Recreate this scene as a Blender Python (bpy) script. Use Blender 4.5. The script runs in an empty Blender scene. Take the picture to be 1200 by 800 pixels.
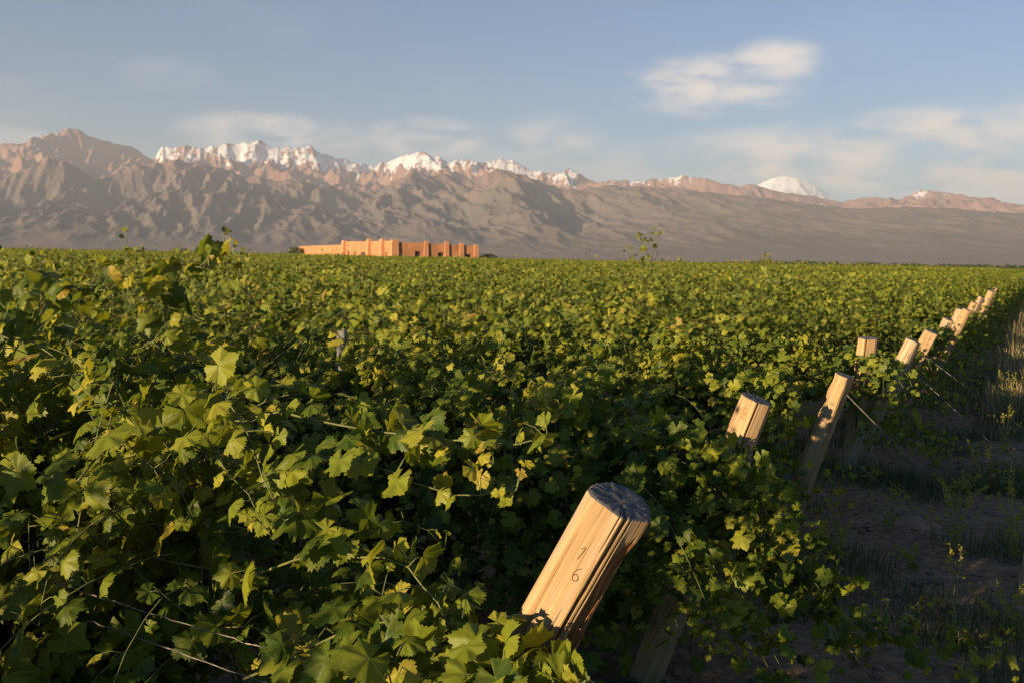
import bpy, math, random
import numpy as np
from mathutils import Matrix, Vector
R = math.radians
scene = bpy.context.scene
C = scene.collection

# ------------------------------------------------------------------ camera, sky, sun, exposure
cam = bpy.data.cameras.new('camera')
cam.sensor_width = 36.0
cam.lens = 33.0
cam.clip_start = 0.05
cam.clip_end = 90000
co = bpy.data.objects.new('camera', cam)
C.objects.link(co)
co.matrix_world = Matrix.Translation((0, 0, 2.0)) @ Matrix.Rotation(R(90 - 5.04), 4, 'X') @ Matrix.Rotation(R(1.12), 4, 'Z')
scene.camera = co

SUN_AZ, SUN_EL = -130.0, 10.5
sun_dir = Vector((math.sin(R(SUN_AZ)) * math.cos(R(SUN_EL)), math.cos(R(SUN_AZ)) * math.cos(R(SUN_EL)), math.sin(R(SUN_EL))))
sl = bpy.data.lights.new('sun', 'SUN')
sl.energy = 5.0
sl.angle = R(0.53)
sl.color = (1.0, 0.76, 0.47)
so = bpy.data.objects.new('sun', sl)
so.rotation_euler = sun_dir.to_track_quat('Z', 'Y').to_euler()
C.objects.link(so)

scene.view_settings.view_transform = 'Standard'
scene.view_settings.look = 'None'
scene.view_settings.gamma = 1
scene.view_settings.exposure = 0.95
scene.cycles.volume_bounces = 0
scene.cycles.max_bounces = 6
scene.cycles.transparent_max_bounces = 8


class NT:
    """small helper for writing node trees"""
    def __init__(s, nt):
        s.nt = nt

    def n(s, kind, **kw):
        nd = s.nt.nodes.new(kind)
        for k, v in kw.items():
            setattr(nd, k, v)
        return nd

    def put(s, sock, v):
        if isinstance(v, bpy.types.NodeSocket):
            s.nt.links.new(v, sock)
        elif v is not None:
            if hasattr(sock.default_value, '__len__') and hasattr(v, '__len__') and len(sock.default_value) == 4 and len(v) == 3:
                v = (*v, 1)
            sock.default_value = v

    def m(s, op, a, b=None, c=None, clamp=False):
        nd = s.n('ShaderNodeMath', operation=op, use_clamp=clamp)
        for i, v in enumerate((a, b, c)):
            if v is not None:
                s.put(nd.inputs[i], v)
        return nd.outputs[0]

    def mix(s, f, a, b, mode='MIX'):
        nd = s.n('ShaderNodeMix', data_type='RGBA', blend_type=mode)
        s.put(nd.inputs[0], f); s.put(nd.inputs[6], a); s.put(nd.inputs[7], b)
        return nd.outputs[2]

    def noise(s, vec, scale, detail=3, rough=0.55, dist=0.0):
        nd = s.n('ShaderNodeTexNoise')
        s.put(nd.inputs['Vector'], vec)
        nd.inputs['Scale'].default_value = scale
        nd.inputs['Detail'].default_value = detail
        nd.inputs['Roughness'].default_value = rough
        nd.inputs['Distortion'].default_value = dist
        return nd.outputs[0]

    def ramp(s, f, stops):
        nd = s.n('ShaderNodeValToRGB')
        el = nd.color_ramp.elements
        while len(el) < len(stops):
            el.new(0.5)
        for e, (p, c) in zip(el, stops):
            e.position = p
            e.color = (*c, 1) if len(c) == 3 else c
        s.put(nd.inputs[0], f)
        return nd.outputs[0]

    def smooth(s, v, a, b, lo=0.0, hi=1.0):
        nd = s.n('ShaderNodeMapRange', interpolation_type='SMOOTHSTEP')
        s.put(nd.inputs[0], v)
        for i, x in enumerate((a, b, lo, hi)):
            nd.inputs[i + 1].default_value = x
        return nd.outputs[0]

    def scaled(s, vec, sc):
        nd = s.n('ShaderNodeMapping')
        s.put(nd.inputs[0], vec)
        nd.inputs['Scale'].default_value = sc
        return nd.outputs[0]


world = bpy.data.worlds.new('World')
scene.world = world
world.use_nodes = True
world.node_tree.nodes.clear()
w = NT(world.node_tree)
sky = w.n('ShaderNodeTexSky', sky_type='NISHITA')
sky.sun_disc = False
sky.sun_elevation = R(SUN_EL)
sky.sun_rotation = R(SUN_AZ)
sky.air_density = 1.0
sky.dust_density = 0.35
sky.ozone_density = 2.2
geo = w.n('ShaderNodeTexCoord').outputs['Generated']
sep = w.n('ShaderNodeSeparateXYZ'); w.put(sep.inputs[0], geo)
X, Y, Z = sep.outputs
azd = w.m('MULTIPLY', w.m('ARCTAN2', X, Y), 57.2958)
eld = w.m('MULTIPLY', w.m('ARCSINE', Z), 57.2958)
cmb = w.n('ShaderNodeCombineXYZ')
w.put(cmb.inputs[0], azd); w.put(cmb.inputs[1], w.m('MULTIPLY', eld, 2.6))
cn = w.noise(cmb.outputs[0], 0.24, 7, 0.54, 0.35)
cn2 = w.noise(cmb.outputs[0], 0.07, 4, 0.5, 0.3)
cloud = None
# azimuth, elevation, half width, half height, strength: where banks of cloud hang in the sky
for a, e, wa, we, st in ((11.5, 10.2, 4.6, 1.6, .85), (15.0, 11.2, 2.6, 1.3, .9), (-15.0, 6.9, 4.2, 1.1, .85), (-10.4, 6.7, 1.8, 1.0, .45), (-5.4, 7.0, 3.4, 1.1, .75),
                         (2.3, 7.1, 2.8, 1.3, .5), (23.0, 7.0, 4.5, 1.5, .95), (18.5, 5.9, 9.5, 1.9, .9), (27.5, 5.8, 8.0, 2.6, .85), (-20.0, 9.8, 2.4, .9, .15), (-29, 5.8, 3.5, .6, .5),
                         (4, 5.5, 12, 1.4, .3)):
    dx = w.m('DIVIDE', w.m('SUBTRACT', azd, a), wa)
    dy = w.m('DIVIDE', w.m('SUBTRACT', eld, e), we)
    r2 = w.m('ADD', w.m('MULTIPLY', dx, dx), w.m('MULTIPLY', dy, dy))
    b = w.smooth(r2, 0.0, 1.9, st, 0.0)
    cloud = b if cloud is None else w.m('MAXIMUM', cloud, b)
cm = w.m('MULTIPLY', cloud, w.smooth(cn, 0.30, 0.62))
veil = w.m('MULTIPLY', w.smooth(cn2, 0.48, 0.8), w.smooth(eld, 22.0, 3.0, 0.0, 0.22))
cm = w.m('ADD', cm, veil, clamp=True)
cloudcol = w.ramp(cn, [(0.3, (6.6, 6.4, 6.5)), (0.7, (8.8, 7.9, 7.0))])
base = w.mix(1.0, sky.outputs[0], (0.60, 0.93, 1.22), 'MULTIPLY')
col = w.mix(cm, base, cloudcol)
bg = w.n('ShaderNodeBackground')
w.put(bg.inputs[0], col)
bg.inputs[1].default_value = 0.06
wo = w.n('ShaderNodeOutputWorld')
w.nt.links.new(bg.outputs[0], wo.inputs[0])


# ------------------------------------------------------------------ general helpers
def tag(o, label=None, cat=None, group=None, kind=None):
    if label: o['label'] = label
    if cat: o['category'] = cat
    if group: o['group'] = group
    if kind: o['kind'] = kind
    return o


def mat(name):
    m = bpy.data.materials.new(name)
    m.use_nodes = True
    m.node_tree.nodes.clear()
    t = NT(m.node_tree)
    p = t.n('ShaderNodeBsdfPrincipled')
    o = t.n('ShaderNodeOutputMaterial')
    t.nt.links.new(p.outputs[0], o.inputs[0])
    return m, t, p, o


def set_bump(t, p, h, strength, dist):
    b = t.n('ShaderNodeBump')
    t.put(b.inputs['Height'], h)
    b.inputs['Strength'].default_value = strength
    b.inputs['Distance'].default_value = dist
    t.nt.links.new(b.outputs[0], p.inputs['Normal'])


def empty(name, loc, rz=0.0):
    o = bpy.data.objects.new(name, None)
    o.empty_display_size = 0.2
    C.objects.link(o)
    o.location = loc
    o.rotation_euler = (0, 0, rz)
    return o


def link_mesh(name, me, m, parent=None):
    o = bpy.data.objects.new(name, me)
    C.objects.link(o)
    if m is not None and not me.materials:
        for x in (m if isinstance(m, (list, tuple)) else [m]):
            me.materials.append(x)
    if parent is not None:
        o.parent = parent
    return o


def np_mesh(name, V, polys, attrs=None, smooth=True, midx=None):
    """V (n,3); polys = list of (m,k) index arrays; attrs: dict name -> per-point float"""
    me = bpy.data.meshes.new(name)
    V = np.asarray(V, dtype=np.float32)
    me.vertices.add(len(V))
    me.vertices.foreach_set('co', V.ravel())
    loops = np.concatenate([np.asarray(p, dtype=np.int32).ravel() for p in polys])
    tot = np.concatenate([np.full(len(p), p.shape[1], dtype=np.int32) for p in polys])
    st = np.concatenate([[0], np.cumsum(tot)[:-1]]).astype(np.int32)
    me.loops.add(len(loops))
    me.loops.foreach_set('vertex_index', loops)
    me.polygons.add(len(tot))
    me.polygons.foreach_set('loop_start', st)
    me.polygons.foreach_set('loop_total', tot)
    me.polygons.foreach_set('use_smooth', np.full(len(tot), smooth, dtype=bool))
    if midx is not None:
        me.polygons.foreach_set('material_index', np.asarray(midx, dtype=np.int32))
    me.update(calc_edges=True)
    for k, a in (attrs or {}).items():
        at = me.attributes.new(k, 'FLOAT', 'POINT')
        at.data.foreach_set('value', np.asarray(a, dtype=np.float32))
    return me


def nrm(a):
    return a / np.maximum(np.linalg.norm(a, axis=-1, keepdims=True), 1e-9)


class Acc:
    """collects vertices / polygons of one mesh"""
    def __init__(s):
        s.V, s.P, s.A, s.n = [], [], {}, 0

    def add(s, V, polys, **attrs):
        V = np.asarray(V, dtype=np.float32)
        s.V.append(V)
        for p in polys:
            s.P.append(np.asarray(p) + s.n)
        for k, a in attrs.items():
            s.A.setdefault(k, []).append(np.broadcast_to(np.asarray(a, dtype=np.float32), (len(V),)))
        s.n += len(V)

    def mesh(s, name, smooth=True):
        return np_mesh(name, np.concatenate(s.V), s.P, {k: np.concatenate(v) for k, v in s.A.items()}, smooth)


def tubes(acc, N, r0, r1, sides=4, **attrs):
    """N (n,K,3) polylines to tapered tubes"""
    n, K, _ = N.shape
    T = np.gradient(N, axis=1)
    T = nrm(T)
    ref = np.zeros_like(T); ref[..., 0] = .31; ref[..., 1] = .87; ref[..., 2] = .38
    A = nrm(np.cross(T, ref)); B = np.cross(T, A)
    k = np.linspace(0, 1, K)[None, :, None, None]
    r0 = np.asarray(r0).reshape(-1, 1, 1, 1); r1 = np.asarray(r1).reshape(-1, 1, 1, 1)
    rad = r0 * (1 - k) + r1 * k
    th = np.arange(sides) * 2 * math.pi / sides
    V = N[:, :, None, :] + rad * (np.cos(th)[None, None, :, None] * A[:, :, None, :] + np.sin(th)[None, None, :, None] * B[:, :, None, :])
    idx = np.arange(n * K * sides).reshape(n, K, sides)
    a = idx[:, :-1, :]; b = idx[:, 1:, :]
    q = np.stack([a, np.roll(a, -1, 2), np.roll(b, -1, 2), b], -1).reshape(-1, 4)
    polys = [q, idx[:, -1, :], idx[:, 0, ::-1]]
    acc.add(V.reshape(-1, 3), polys, **attrs)


def hashg(ix, iy, seed):
    h = (ix.astype(np.int64) * 374761393 + iy.astype(np.int64) * 668265263 + seed * 974711) & 0xffffffff
    h = ((h ^ (h >> 13)) * 1274126177) & 0xffffffff
    h = (h ^ (h >> 16)) & 0xffffffff
    return h.astype(np.float64) * (2 * math.pi / 4294967296.0)


def perlin(x, y, seed=0):
    ix = np.floor(x); iy = np.floor(y)
    fx = x - ix; fy = y - iy
    u = fx * fx * fx * (fx * (fx * 6 - 15) + 10); v = fy * fy * fy * (fy * (fy * 6 - 15) + 10)
    def g(dx, dy):
        a = hashg(ix + dx, iy + dy, seed)
        return np.cos(a) * (fx - dx) + np.sin(a) * (fy - dy)
    return ((g(0, 0) * (1 - u) + g(1, 0) * u) * (1 - v) + (g(0, 1) * (1 - u) + g(1, 1) * u) * v) * 1.5


def fbm(x, y, oct=4, seed=0, gain=.5):
    s = 0; a = 1; t = 0
    for i in range(oct):
        s = s + a * perlin(x * 2 ** i, y * 2 ** i, seed + i * 17); t += a; a *= gain
    return s / t


# ------------------------------------------------------------------ materials
def leaf_material(name, tone=1.0):
    m, t, p, o = mat(name)
    at = t.n('ShaderNodeAttribute', attribute_name='tint').outputs['Fac']
    vein = t.n('ShaderNodeAttribute', attribute_name='vein').outputs['Fac']
    pos = t.n('ShaderNodeNewGeometry')
    col = t.ramp(at, [(0.0, (0.020, 0.046, 0.008)), (0.32, (0.056, 0.096, 0.010)), (0.58, (0.175, 0.205, 0.017)), (0.86, (0.36, 0.32, 0.036)), (1.0, (0.27, 0.13, 0.04))])
    n1 = t.noise(pos.outputs['Position'], 26, 3, 0.6)
    col = t.mix(t.smooth(n1, 0.35, 0.75, 0.0, 0.45), col, (0.19, 0.19, 0.022))
    col = t.mix(t.m('MULTIPLY', t.smooth(vein, 0.88, 0.98), 0.5), col, (0.24, 0.27, 0.08))
    col = t.mix(t.m('MULTIPLY', pos.outputs['Backfacing'], 0.35), col, (0.14, 0.16, 0.06))
    if tone != 1.0:
        col = t.mix(1.0, col, (tone, tone, tone), 'MULTIPLY')
    t.put(p.inputs['Base Color'], col)
    p.inputs['Roughness'].default_value = 0.48
    p.inputs['Specular IOR Level'].default_value = 0.22
    set_bump(t, p, t.m('ADD', t.noise(pos.outputs['Position'], 90, 2), t.m('MULTIPLY', t.smooth(vein, .8, 1.), -1.0)), 0.35, 0.004)
    tr = t.n('ShaderNodeBsdfTranslucent')
    t.put(tr.inputs[0], t.mix(1.0, col, (1.7, 1.6, 0.45), 'MULTIPLY'))
    mx = t.n('ShaderNodeMixShader')
    mx.inputs[0].default_value = 0.38
    t.nt.links.new(p.outputs[0], mx.inputs[1]); t.nt.links.new(tr.outputs[0], mx.inputs[2])
    t.nt.links.new(mx.outputs[0], o.inputs[0])
    return m


def plain(name, color, rough=0.8, var=0.25, scale=8.0, bump=0.0, bscale=30.0, bdist=0.01, coord='Object', metal=0.0):
    m, t, p, o = mat(name)
    tc = t.n('ShaderNodeTexCoord').outputs[coord]
    n1 = t.noise(tc, scale, 4, 0.6)
    c = t.ramp(n1, [(0.3, tuple(x * (1 - var) for x in color)), (0.7, tuple(min(1, x * (1 + var)) for x in color))])
    t.put(p.inputs['Base Color'], c)
    p.inputs['Roughness'].default_value = rough
    p.inputs['Metallic'].default_value = metal
    if bump:
        set_bump(t, p, t.noise(tc, bscale, 4, 0.6), bump, bdist)
    return m


def wood_material(name, light, dark, grain=1.0):
    m, t, p, o = mat(name)
    tc = t.n('ShaderNodeTexCoord').outputs['Object']
    g = t.scaled(tc, (55 * grain, 55 * grain, 2.2))
    n1 = t.noise(g, 1.0, 5, 0.65, 0.4)
    n2 = t.noise(t.scaled(tc, (9, 9, 2.5)), 1.0, 3, 0.5, 0.6)
    n3 = t.noise(t.scaled(tc, (160, 160, 3)), 1.0, 2, 0.5)
    c = t.mix(t.smooth(n1, 0.36, 0.66), dark, light)
    c = t.mix(t.smooth(n2, 0.45, 0.75, 0.0, 0.55), c, tuple(x * 0.62 for x in light))
    c = t.mix(t.smooth(n3, 0.28, 0.40, 0.75, 0.0), c, tuple(x * 0.35 for x in dark))
    kn = t.noise(t.scaled(tc, (13, 13, 5)), 1.0, 2, .4)
    c = t.mix(t.smooth(kn, .66, .74, 0, .8), c, tuple(x * 0.4 for x in dark))
    gy = t.noise(t.scaled(tc, (30, 30, 1.2)), 1.0, 3, .6)
    c = t.mix(t.smooth(gy, .5, .68, 0, .35), c, (0.27, 0.25, 0.22))
    t.put(p.inputs['Base Color'], c)
    p.inputs['Roughness'].default_value = 0.78
    p.inputs['Specular IOR Level'].default_value = 0.2
    set_bump(t, p, t.m('ADD', n1, t.m('MULTIPLY', n3, 0.6)), 0.7, 0.006)
    return m


M_leaf = leaf_material('vine_leaf')
M_leaf_far = leaf_material('vine_leaf_distant', 1.05)
M_cane = plain('cane', (0.11, 0.12, 0.03), 0.7, .4, 12)
M_bark = plain('bark', (0.11, 0.075, 0.05), 0.95, .4, 9, .8, 40, .02)
M_tendril = plain('tendril', (0.34, 0.33, 0.12), 0.6, .3, 20)
M_wood = wood_material('split_wood', (0.45, 0.30, 0.150), (0.33, 0.205, 0.095))
M_wood_old = wood_material('weathered_wood', (0.50, 0.37, 0.22), (0.29, 0.20, 0.12))
M_wood_dark = wood_material('exposed_heartwood', (0.40, 0.20, 0.08), (0.16, 0.075, 0.03), 1.4)
M_wire = plain('galvanised_wire', (0.20, 0.175, 0.15), 0.6, .3, 30, metal=.5)
M_ink = plain('burnt_marking', (0.15, 0.085, 0.04), 0.9, .2)


def end_material():
    m, t, p, o = mat('weathered_end_grain')
    tc = t.n('ShaderNodeTexCoord').outputs['Object']
    sp = t.n('ShaderNodeSeparateXYZ'); t.put(sp.inputs[0], tc)
    rr = t.m('SQRT', t.m('ADD', t.m('MULTIPLY', sp.outputs[0], sp.outputs[0]), t.m('MULTIPLY', sp.outputs[1], sp.outputs[1])))
    n = t.noise(tc, 22, 4, .6)
    rings = t.m('SINE', t.m('ADD', t.m('MULTIPLY', rr, 1500.0), t.m('MULTIPLY', n, 22.0)))
    c = t.mix(t.smooth(rings, -1, 1), (0.045, 0.047, 0.052), (0.075, 0.075, 0.08))
    c = t.mix(t.smooth(n, .4, .7, 0, .5), c, (0.15, 0.13, 0.11))
    t.put(p.inputs['Base Color'], c)
    p.inputs['Roughness'].default_value = .9
    saw = t.noise(t.scaled(tc, (25, 210, 25)), 1.0, 3, .6)
    c = t.mix(t.smooth(saw, .42, .62, 0, .6), c, (0.16, 0.15, 0.14))
    t.put(p.inputs['Base Color'], c)
    set_bump(t, p, t.m('ADD', saw, t.m('MULTIPLY', n, 1.0)), .7, .004)
    return m


M_end = end_material()

# ------------------------------------------------------------------ ground (one sheet to the horizon)
U = np.array([math.sin(R(-60.5)), math.cos(R(-60.5))])       # direction the vine rows run
NN = np.array([math.cos(R(60.5)), math.sin(R(60.5))])        # direction the headland runs (across the rows)
T_END = 1.75                                                 # where every row ends


def soil_height(x, y):
    tt = x * U[0] + y * U[1]; n = x * NN[0] + y * NN[1]
    q = T_END - tt
    r = np.hypot(x, y)
    near = np.exp(-r / 30.0)
    h = near * (0.05 * fbm(x * .9, y * .9, 4, 3) + 0.030 * np.abs(fbm(x * 4.5, y * 4.5, 3, 9)))
    h += near * 0.10 * np.exp(-((q - 1.55 - .25 * perlin(n * .35, n * 0, 4)) / .38) ** 2) * (0.7 + .8 * perlin(n * .6, q, 5))   # low bank added so the soil catches patches of sun
    h += near * -0.06 * np.exp(-((q - 3.4) / .5) ** 2)
    return h * (r < 300)


def ground():
    rr = np.concatenate([np.linspace(.3, 1.2, 6), 1.25 * 1.021 ** np.arange(330), [2000, 4000, 8000, 16000, 34000, 52000]])
    az = np.concatenate([np.arange(-180, -40, 3.0), np.arange(-40, 45, .22), np.arange(45, 180, 3.0)])
    A, Rr = np.meshgrid(np.radians(az), rr, indexing='ij')
    x = Rr * np.sin(A); y = Rr * np.cos(A)
    z = soil_height(x, y)
    na, nr = x.shape
    idx = np.arange(na * nr).reshape(na, nr)
    nx = np.roll(idx, -1, 0)
    q = np.stack([idx[:, :-1], idx[:, 1:], nx[:, 1:], nx[:, :-1]], -1).reshape(-1, 4)[:, ::-1]
    V = np.stack([x, y, z], -1).reshape(-1, 3)
    c = len(V)
    V = np.concatenate([V, [[0, 0, 0]]])
    cap = np.stack([idx[:, 0], nx[:, 0], np.full(na, c)], -1)[:, ::-1]
    me = np_mesh('ground', V, [q, cap])
    m, t, p, o = mat('soil')
    pos = t.n('ShaderNodeNewGeometry').outputs['Position']
    ln = t.n('ShaderNodeVectorMath', operation='LENGTH'); t.put(ln.inputs[0], pos)
    n1 = t.noise(pos, 1.6, 6, .65); n2 = t.noise(pos, 14, 5, .65); n3 = t.noise(t.scaled(pos, (1, 1, 1)), .35, 3)
    c1 = t.mix(t.smooth(n2, .35, .7), (0.16, 0.102, 0.062), (0.32, 0.205, 0.125))
    c1 = t.mix(t.smooth(n1, .45, .7, 0, .6), c1, (0.26, 0.17, 0.11))
    c1 = t.mix(t.smooth(n3, .5, .7, 0, .45), c1, (0.09, 0.085, 0.04))
    f1 = t.noise(t.scaled(pos, (.004, .0012, 1)), 1.0, 4, .6)
    far = t.mix(t.smooth(f1, .4, .6), (0.075, 0.085, 0.035), (0.13, 0.10, 0.055))
    c1 = t.mix(t.smooth(ln.outputs['Value'], 200, 420), c1, far)
    t.put(p.inputs['Base Color'], c1)
    p.inputs['Roughness'].default_value = 1.0
    p.inputs['Specular IOR Level'].default_value = .1
    set_bump(t, p, t.m('ADD', n2, t.m('MULTIPLY', t.noise(pos, 60, 3), .5)), .9, .03)
    o = link_mesh('ground', me, m)
    tag(o, kind='structure')


ground()


def hd(n, q):
    """headland coordinates: n metres along, q metres out from the row ends"""
    return U[0] * (T_END - q) + NN[0] * n, U[1] * (T_END - q) + NN[1] * n


def track():
    ns = np.concatenate([np.arange(-6, 60, .4), np.arange(60, 330, 4)])
    qs = np.linspace(3.1, 6.9, 26)
    Ns, Q = np.meshgrid(ns, qs, indexing='ij')
    Q2 = Q + .12 * perlin(Ns * .5, Q * .5, 31)
    x, y = hd(Ns, Q2)
    z = soil_height(x, y) + .012 + .02 * (1 - np.abs((Q - 5.0) / 1.9)) - .03 * np.exp(-((np.abs(Q - 5.0) - .8) / .22) ** 2)
    i = np.arange(x.size).reshape(x.shape)
    q = np.stack([i[:-1, :-1], i[1:, :-1], i[1:, 1:], i[:-1, 1:]], -1).reshape(-1, 4)
    me = np_mesh('dirt_track', np.stack([x, y, z], -1).reshape(-1, 3), [q])
    m = plain('dirt', (0.30, 0.17, 0.10), 1.0, .3, 3, .8, 20, .03)
    tag(link_mesh('dirt_track', me, m), kind='structure')


track()

# ------------------------------------------------------------------ mountains (built as terrain 7 to 30 km away)
S_T = [(-34, 5.2), (-31, 5.6), (-28.46, 5.44), (-27.66, 5.59), (-26.84, 5.87), (-26.01, 6.29), (-25.17, 6.53), (-24.33, 6.41), (-23.47, 6.1), (-22.61, 5.93), (-21.73, 5.61), (-20.84, 5.33), (-20.38, 5.97), (-19.25, 6.13), (-18.79, 5.97), (-18.09, 6.05), (-17.16, 6.25), (-15.98, 6.31), (-15.03, 6.45), (-14.31, 6.2), (-13.58, 6.23), (-12.85, 6.26), (-12.11, 6.39), (-11.38, 5.93), (-10.38, 5.73), (-9.38, 5.51), (-8.38, 5.4), (-7.88, 5.67), (-6.87, 5.9), (-5.85, 6.28), (-5.09, 6.15), (-4.32, 5.82), (-3.29, 5.8), (-2.53, 5.87), (-1.5, 5.84), (-0.47, 6.06), (0.3, 5.78), (1.08, 5.39), (1.86, 5.25), (2.63, 5.26), (3.13, 5.52), (3.91, 5.33), (4.43, 4.83), (4.95, 4.79), (6.47, 4.91), (7.99, 4.87), (9.24, 5.08), (9.99, 5.23), (10.99, 5.03), (12.48, 4.69), (13.95, 4.59), (14.68, 4.4), (16.37, 4.1), (18.5, 3.71), (19.19, 3.61), (20.1, 3.8), (20.77, 3.94), (21.68, 3.7), (22.33, 3.89), (23.19, 4.21), (24.05, 4.29), (24.92, 3.96), (26.19, 3.81), (26.8, 3.84), (27.63, 3.52), (28.24, 3.47), (31, 3.9), (36, 3.6)]
M_T = [(-34, 3.9), (-28.5, 3.84), (-27.28, 4.27), (-26.16, 4.97), (-25.2, 4.89), (-23.94, 4.05), (-23.07, 4.18), (-21.74, 4.91), (-19.62, 5.21), (-18.1, 5.05), (-16.7, 4.73), (-15.27, 4.55), (-12.85, 4.3), (-11.37, 4.1), (-9.88, 3.95), (-8.37, 3.85), (-7.3, 4.35), (-6.2, 5.02), (-4.31, 5.07), (-2.76, 4.7), (-0.87, 5.5), (0.83, 5.03), (2.91, 4.2), (4.45, 4.38), (5.98, 4.5), (8.01, 4.42), (10.02, 4.33), (13.0, 4.0), (14.95, 3.81), (17.81, 3.42), (20.13, 3.23), (22.36, 3.32), (24.96, 3.22), (28.27, 2.93), (36, 2.7)]


def tab(T, a):
    T = np.array(T)
    return np.interp(a, T[:, 0], T[:, 1])


def ridged(x, y, oct, seed, sharp=1.0):
    s = 0; amp = 1; t = 0; wgt = 1
    for i in range(oct):
        v = 1 - np.abs(perlin(x * 2.0 ** i + i * 7.3, y * 2.0 ** i - i * 3.1, seed + i * 13)) * 1.35
        v = np.clip(v, 0, 1) ** 2
        s = s + amp * v * wgt; t += amp
        wgt = np.clip(v * 1.4, 0.25, 1); amp *= .5
    return s / t


def mountains():
    az = np.arange(-33.5, 36, .06)
    r = np.concatenate([np.linspace(7000, 18000, 215), np.linspace(18060, 25000, 125), np.linspace(25150, 29000, 20)])
    A, Rr = np.meshgrid(az, r, indexing='ij')
    x = Rr * np.sin(np.radians(A)); y = Rr * np.cos(np.radians(A))
    rM = 15800 + 700 * perlin(A * .16, A * 0 + .5, 91)
    rF = 23000 + 600 * perlin(A * .2, A * 0 + .5, 92)
    pin0 = np.maximum(np.exp(-((Rr - rM) / 500) ** 2), np.exp(-((Rr - rF) / 450) ** 2))
    Aw = A + (1 - pin0) * (1.5 * fbm(x / 2600, y / 2600, 3, 55) + .35 * (Rr - 15800) / 4000)
    Hm = np.tan(np.radians(tab(M_T, Aw))) * rM
    Hf = np.tan(np.radians(tab(S_T, Aw))) * rF
    ctrl_r = np.stack([np.full_like(A, 7000), np.full_like(A, 8300), np.full_like(A, 11500), rM, rM + 2300, rF, rF + 5000])
    right = np.clip((A - 2) / 14, 0, 1)
    Hlow = Hm * (.44 - .06 * right)
    ctrl_h = np.stack([A * 0 - 25, A * 0 + 15, Hlow, Hm, Hm * .86, Hf, Hf * .6])
    E = np.zeros_like(A); 
    for k in range(len(ctrl_r) - 1):
        u = (Rr - ctrl_r[k]) / (ctrl_r[k + 1] - ctrl_r[k])
        msk = (u >= 0) & (u <= 1.0001)
        E = np.where(msk, ctrl_h[k] + (ctrl_h[k + 1] - ctrl_h[k]) * u, E)
    # valleys carved between spurs
    wx = 600 * fbm(x / 4200, y / 4200, 3, 5); wy = 900 * fbm(x / 4200 + 9, y / 4200 + 4, 3, 6)
    R1 = ridged((x + .22 * y + wx) / 1900, (y + wy) / 7500, 5, 21)
    R2 = ridged((x + .25 * y + wx * .5) / 720, (y + wy * .5) / 3600, 5, 43)
    back = Rr > rM + 1500
    R1 = np.where(back, ridged((x + .4 * y + wx) / 1500, (y + wy) / 2600, 5, 22), R1)
    R2 = np.where(back, ridged((x - .3 * y + wx * .5) / 600, (y + wy * .5) / 1100, 5, 44), R2)
    R3 = ridged((x + .3 * y) / 330, (y) / 1300, 3, 77)
    dM = np.abs(Rr - rM); dF = np.abs(Rr - rF)
    pin = np.exp(-(dM / 900) ** 2); pinF = np.exp(-(dF / 380) ** 2)
    amp = .41 * np.clip((Rr - 7000) / 2500, 0, 1) * (1 - .93 * np.maximum(pin, pinF))
    amp *= np.where(Rr > rM + 1000, .62, 1.0)
    amp *= 1 - .62 * right * (Rr < rM + 1500)
    rel = .66 * R1 + .28 * R2 + .06 * R3
    rel = np.clip((rel - .12) / .62, 0, 1.15)
    h = E * (1 - amp * (1 - rel))
    h += (70 * (R3 - .5) + 22 * fbm(x / 160, y / 160, 3, 8)) * (1 - .55 * right) * np.clip(E / 500, 0, 1)
    h += np.where(Rr > rM + 1500, 75 * fbm(x / 420, y / 500, 4, 88), 0)
    # crest of the foothills must not hide the snow peaks more than it does in reality
    cap = np.tan(np.radians(np.minimum(tab(M_T, A) + .04, tab(S_T, A)))) * Rr
    h = np.where(Rr < rM + 2000, np.minimum(h, cap), np.minimum(h, np.tan(np.radians(tab(S_T, A) + .10)) * Rr))
    na, nr = x.shape
    i = np.arange(na * nr).reshape(na, nr)
    q = np.stack([i[:-1, :-1], i[1:, :-1], i[1:, 1:], i[:-1, 1:]], -1).reshape(-1, 4)
    # snow cover: altitude, aspect and drift, thinner on the far left massif and on the right
    sn = (h - 1930) / 300 - .9 * np.clip((-20.5 - A) / .6, 0, 1) * (2.3 - 1.5 * np.exp(-((A + 26.6) / .6) ** 2)) + .75 * fbm(x / 500, y / 700, 4, 61)
    sn += np.clip((A - 19) / 3, 0, 1) * 1.25 + .8 * np.exp(-((A - 3.4) / .5) ** 2) + .35 * np.exp(-((A - 9.9) / .5) ** 2)
    sn = np.minimum(sn * .8, .58) - 1.1 * (R2 - .42) - .5 * (R3 - .5)
    sn = np.where(Rr < rM + 2500, -1, sn)
    me = np_mesh('mountains', np.stack([x, y, h], -1).reshape(-1, 3), [q], {'snow': sn.ravel(), 'depth': ((Rr - rM) / 3000).ravel()})
    m, t, p, o = mat('mountain_rock')
    pos = t.n('ShaderNodeNewGeometry')
    sp = t.n('ShaderNodeSeparateXYZ'); t.put(sp.inputs[0], pos.outputs['Position'])
    n1 = t.noise(pos.outputs['Position'], .0011, 6, .62); n2 = t.noise(pos.outputs['Position'], .0065, 5, .65)
    low = t.mix(t.smooth(n1, .38, .64), (0.155, 0.132, 0.105), (0.205, 0.155, 0.13))
    low = t.mix(t.smooth(n2, .45, .7, 0, .5), low, (0.11, 0.105, 0.08))
    high = t.mix(t.smooth(n1, .35, .65), (0.26, 0.135, 0.100), (0.36, 0.215, 0.160))
    high = t.mix(t.smooth(n2, .5, .72, 0, .5), high, (0.17, 0.115, 0.10))
    dp = t.n('ShaderNodeAttribute', attribute_name='depth').outputs['Fac']
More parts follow.
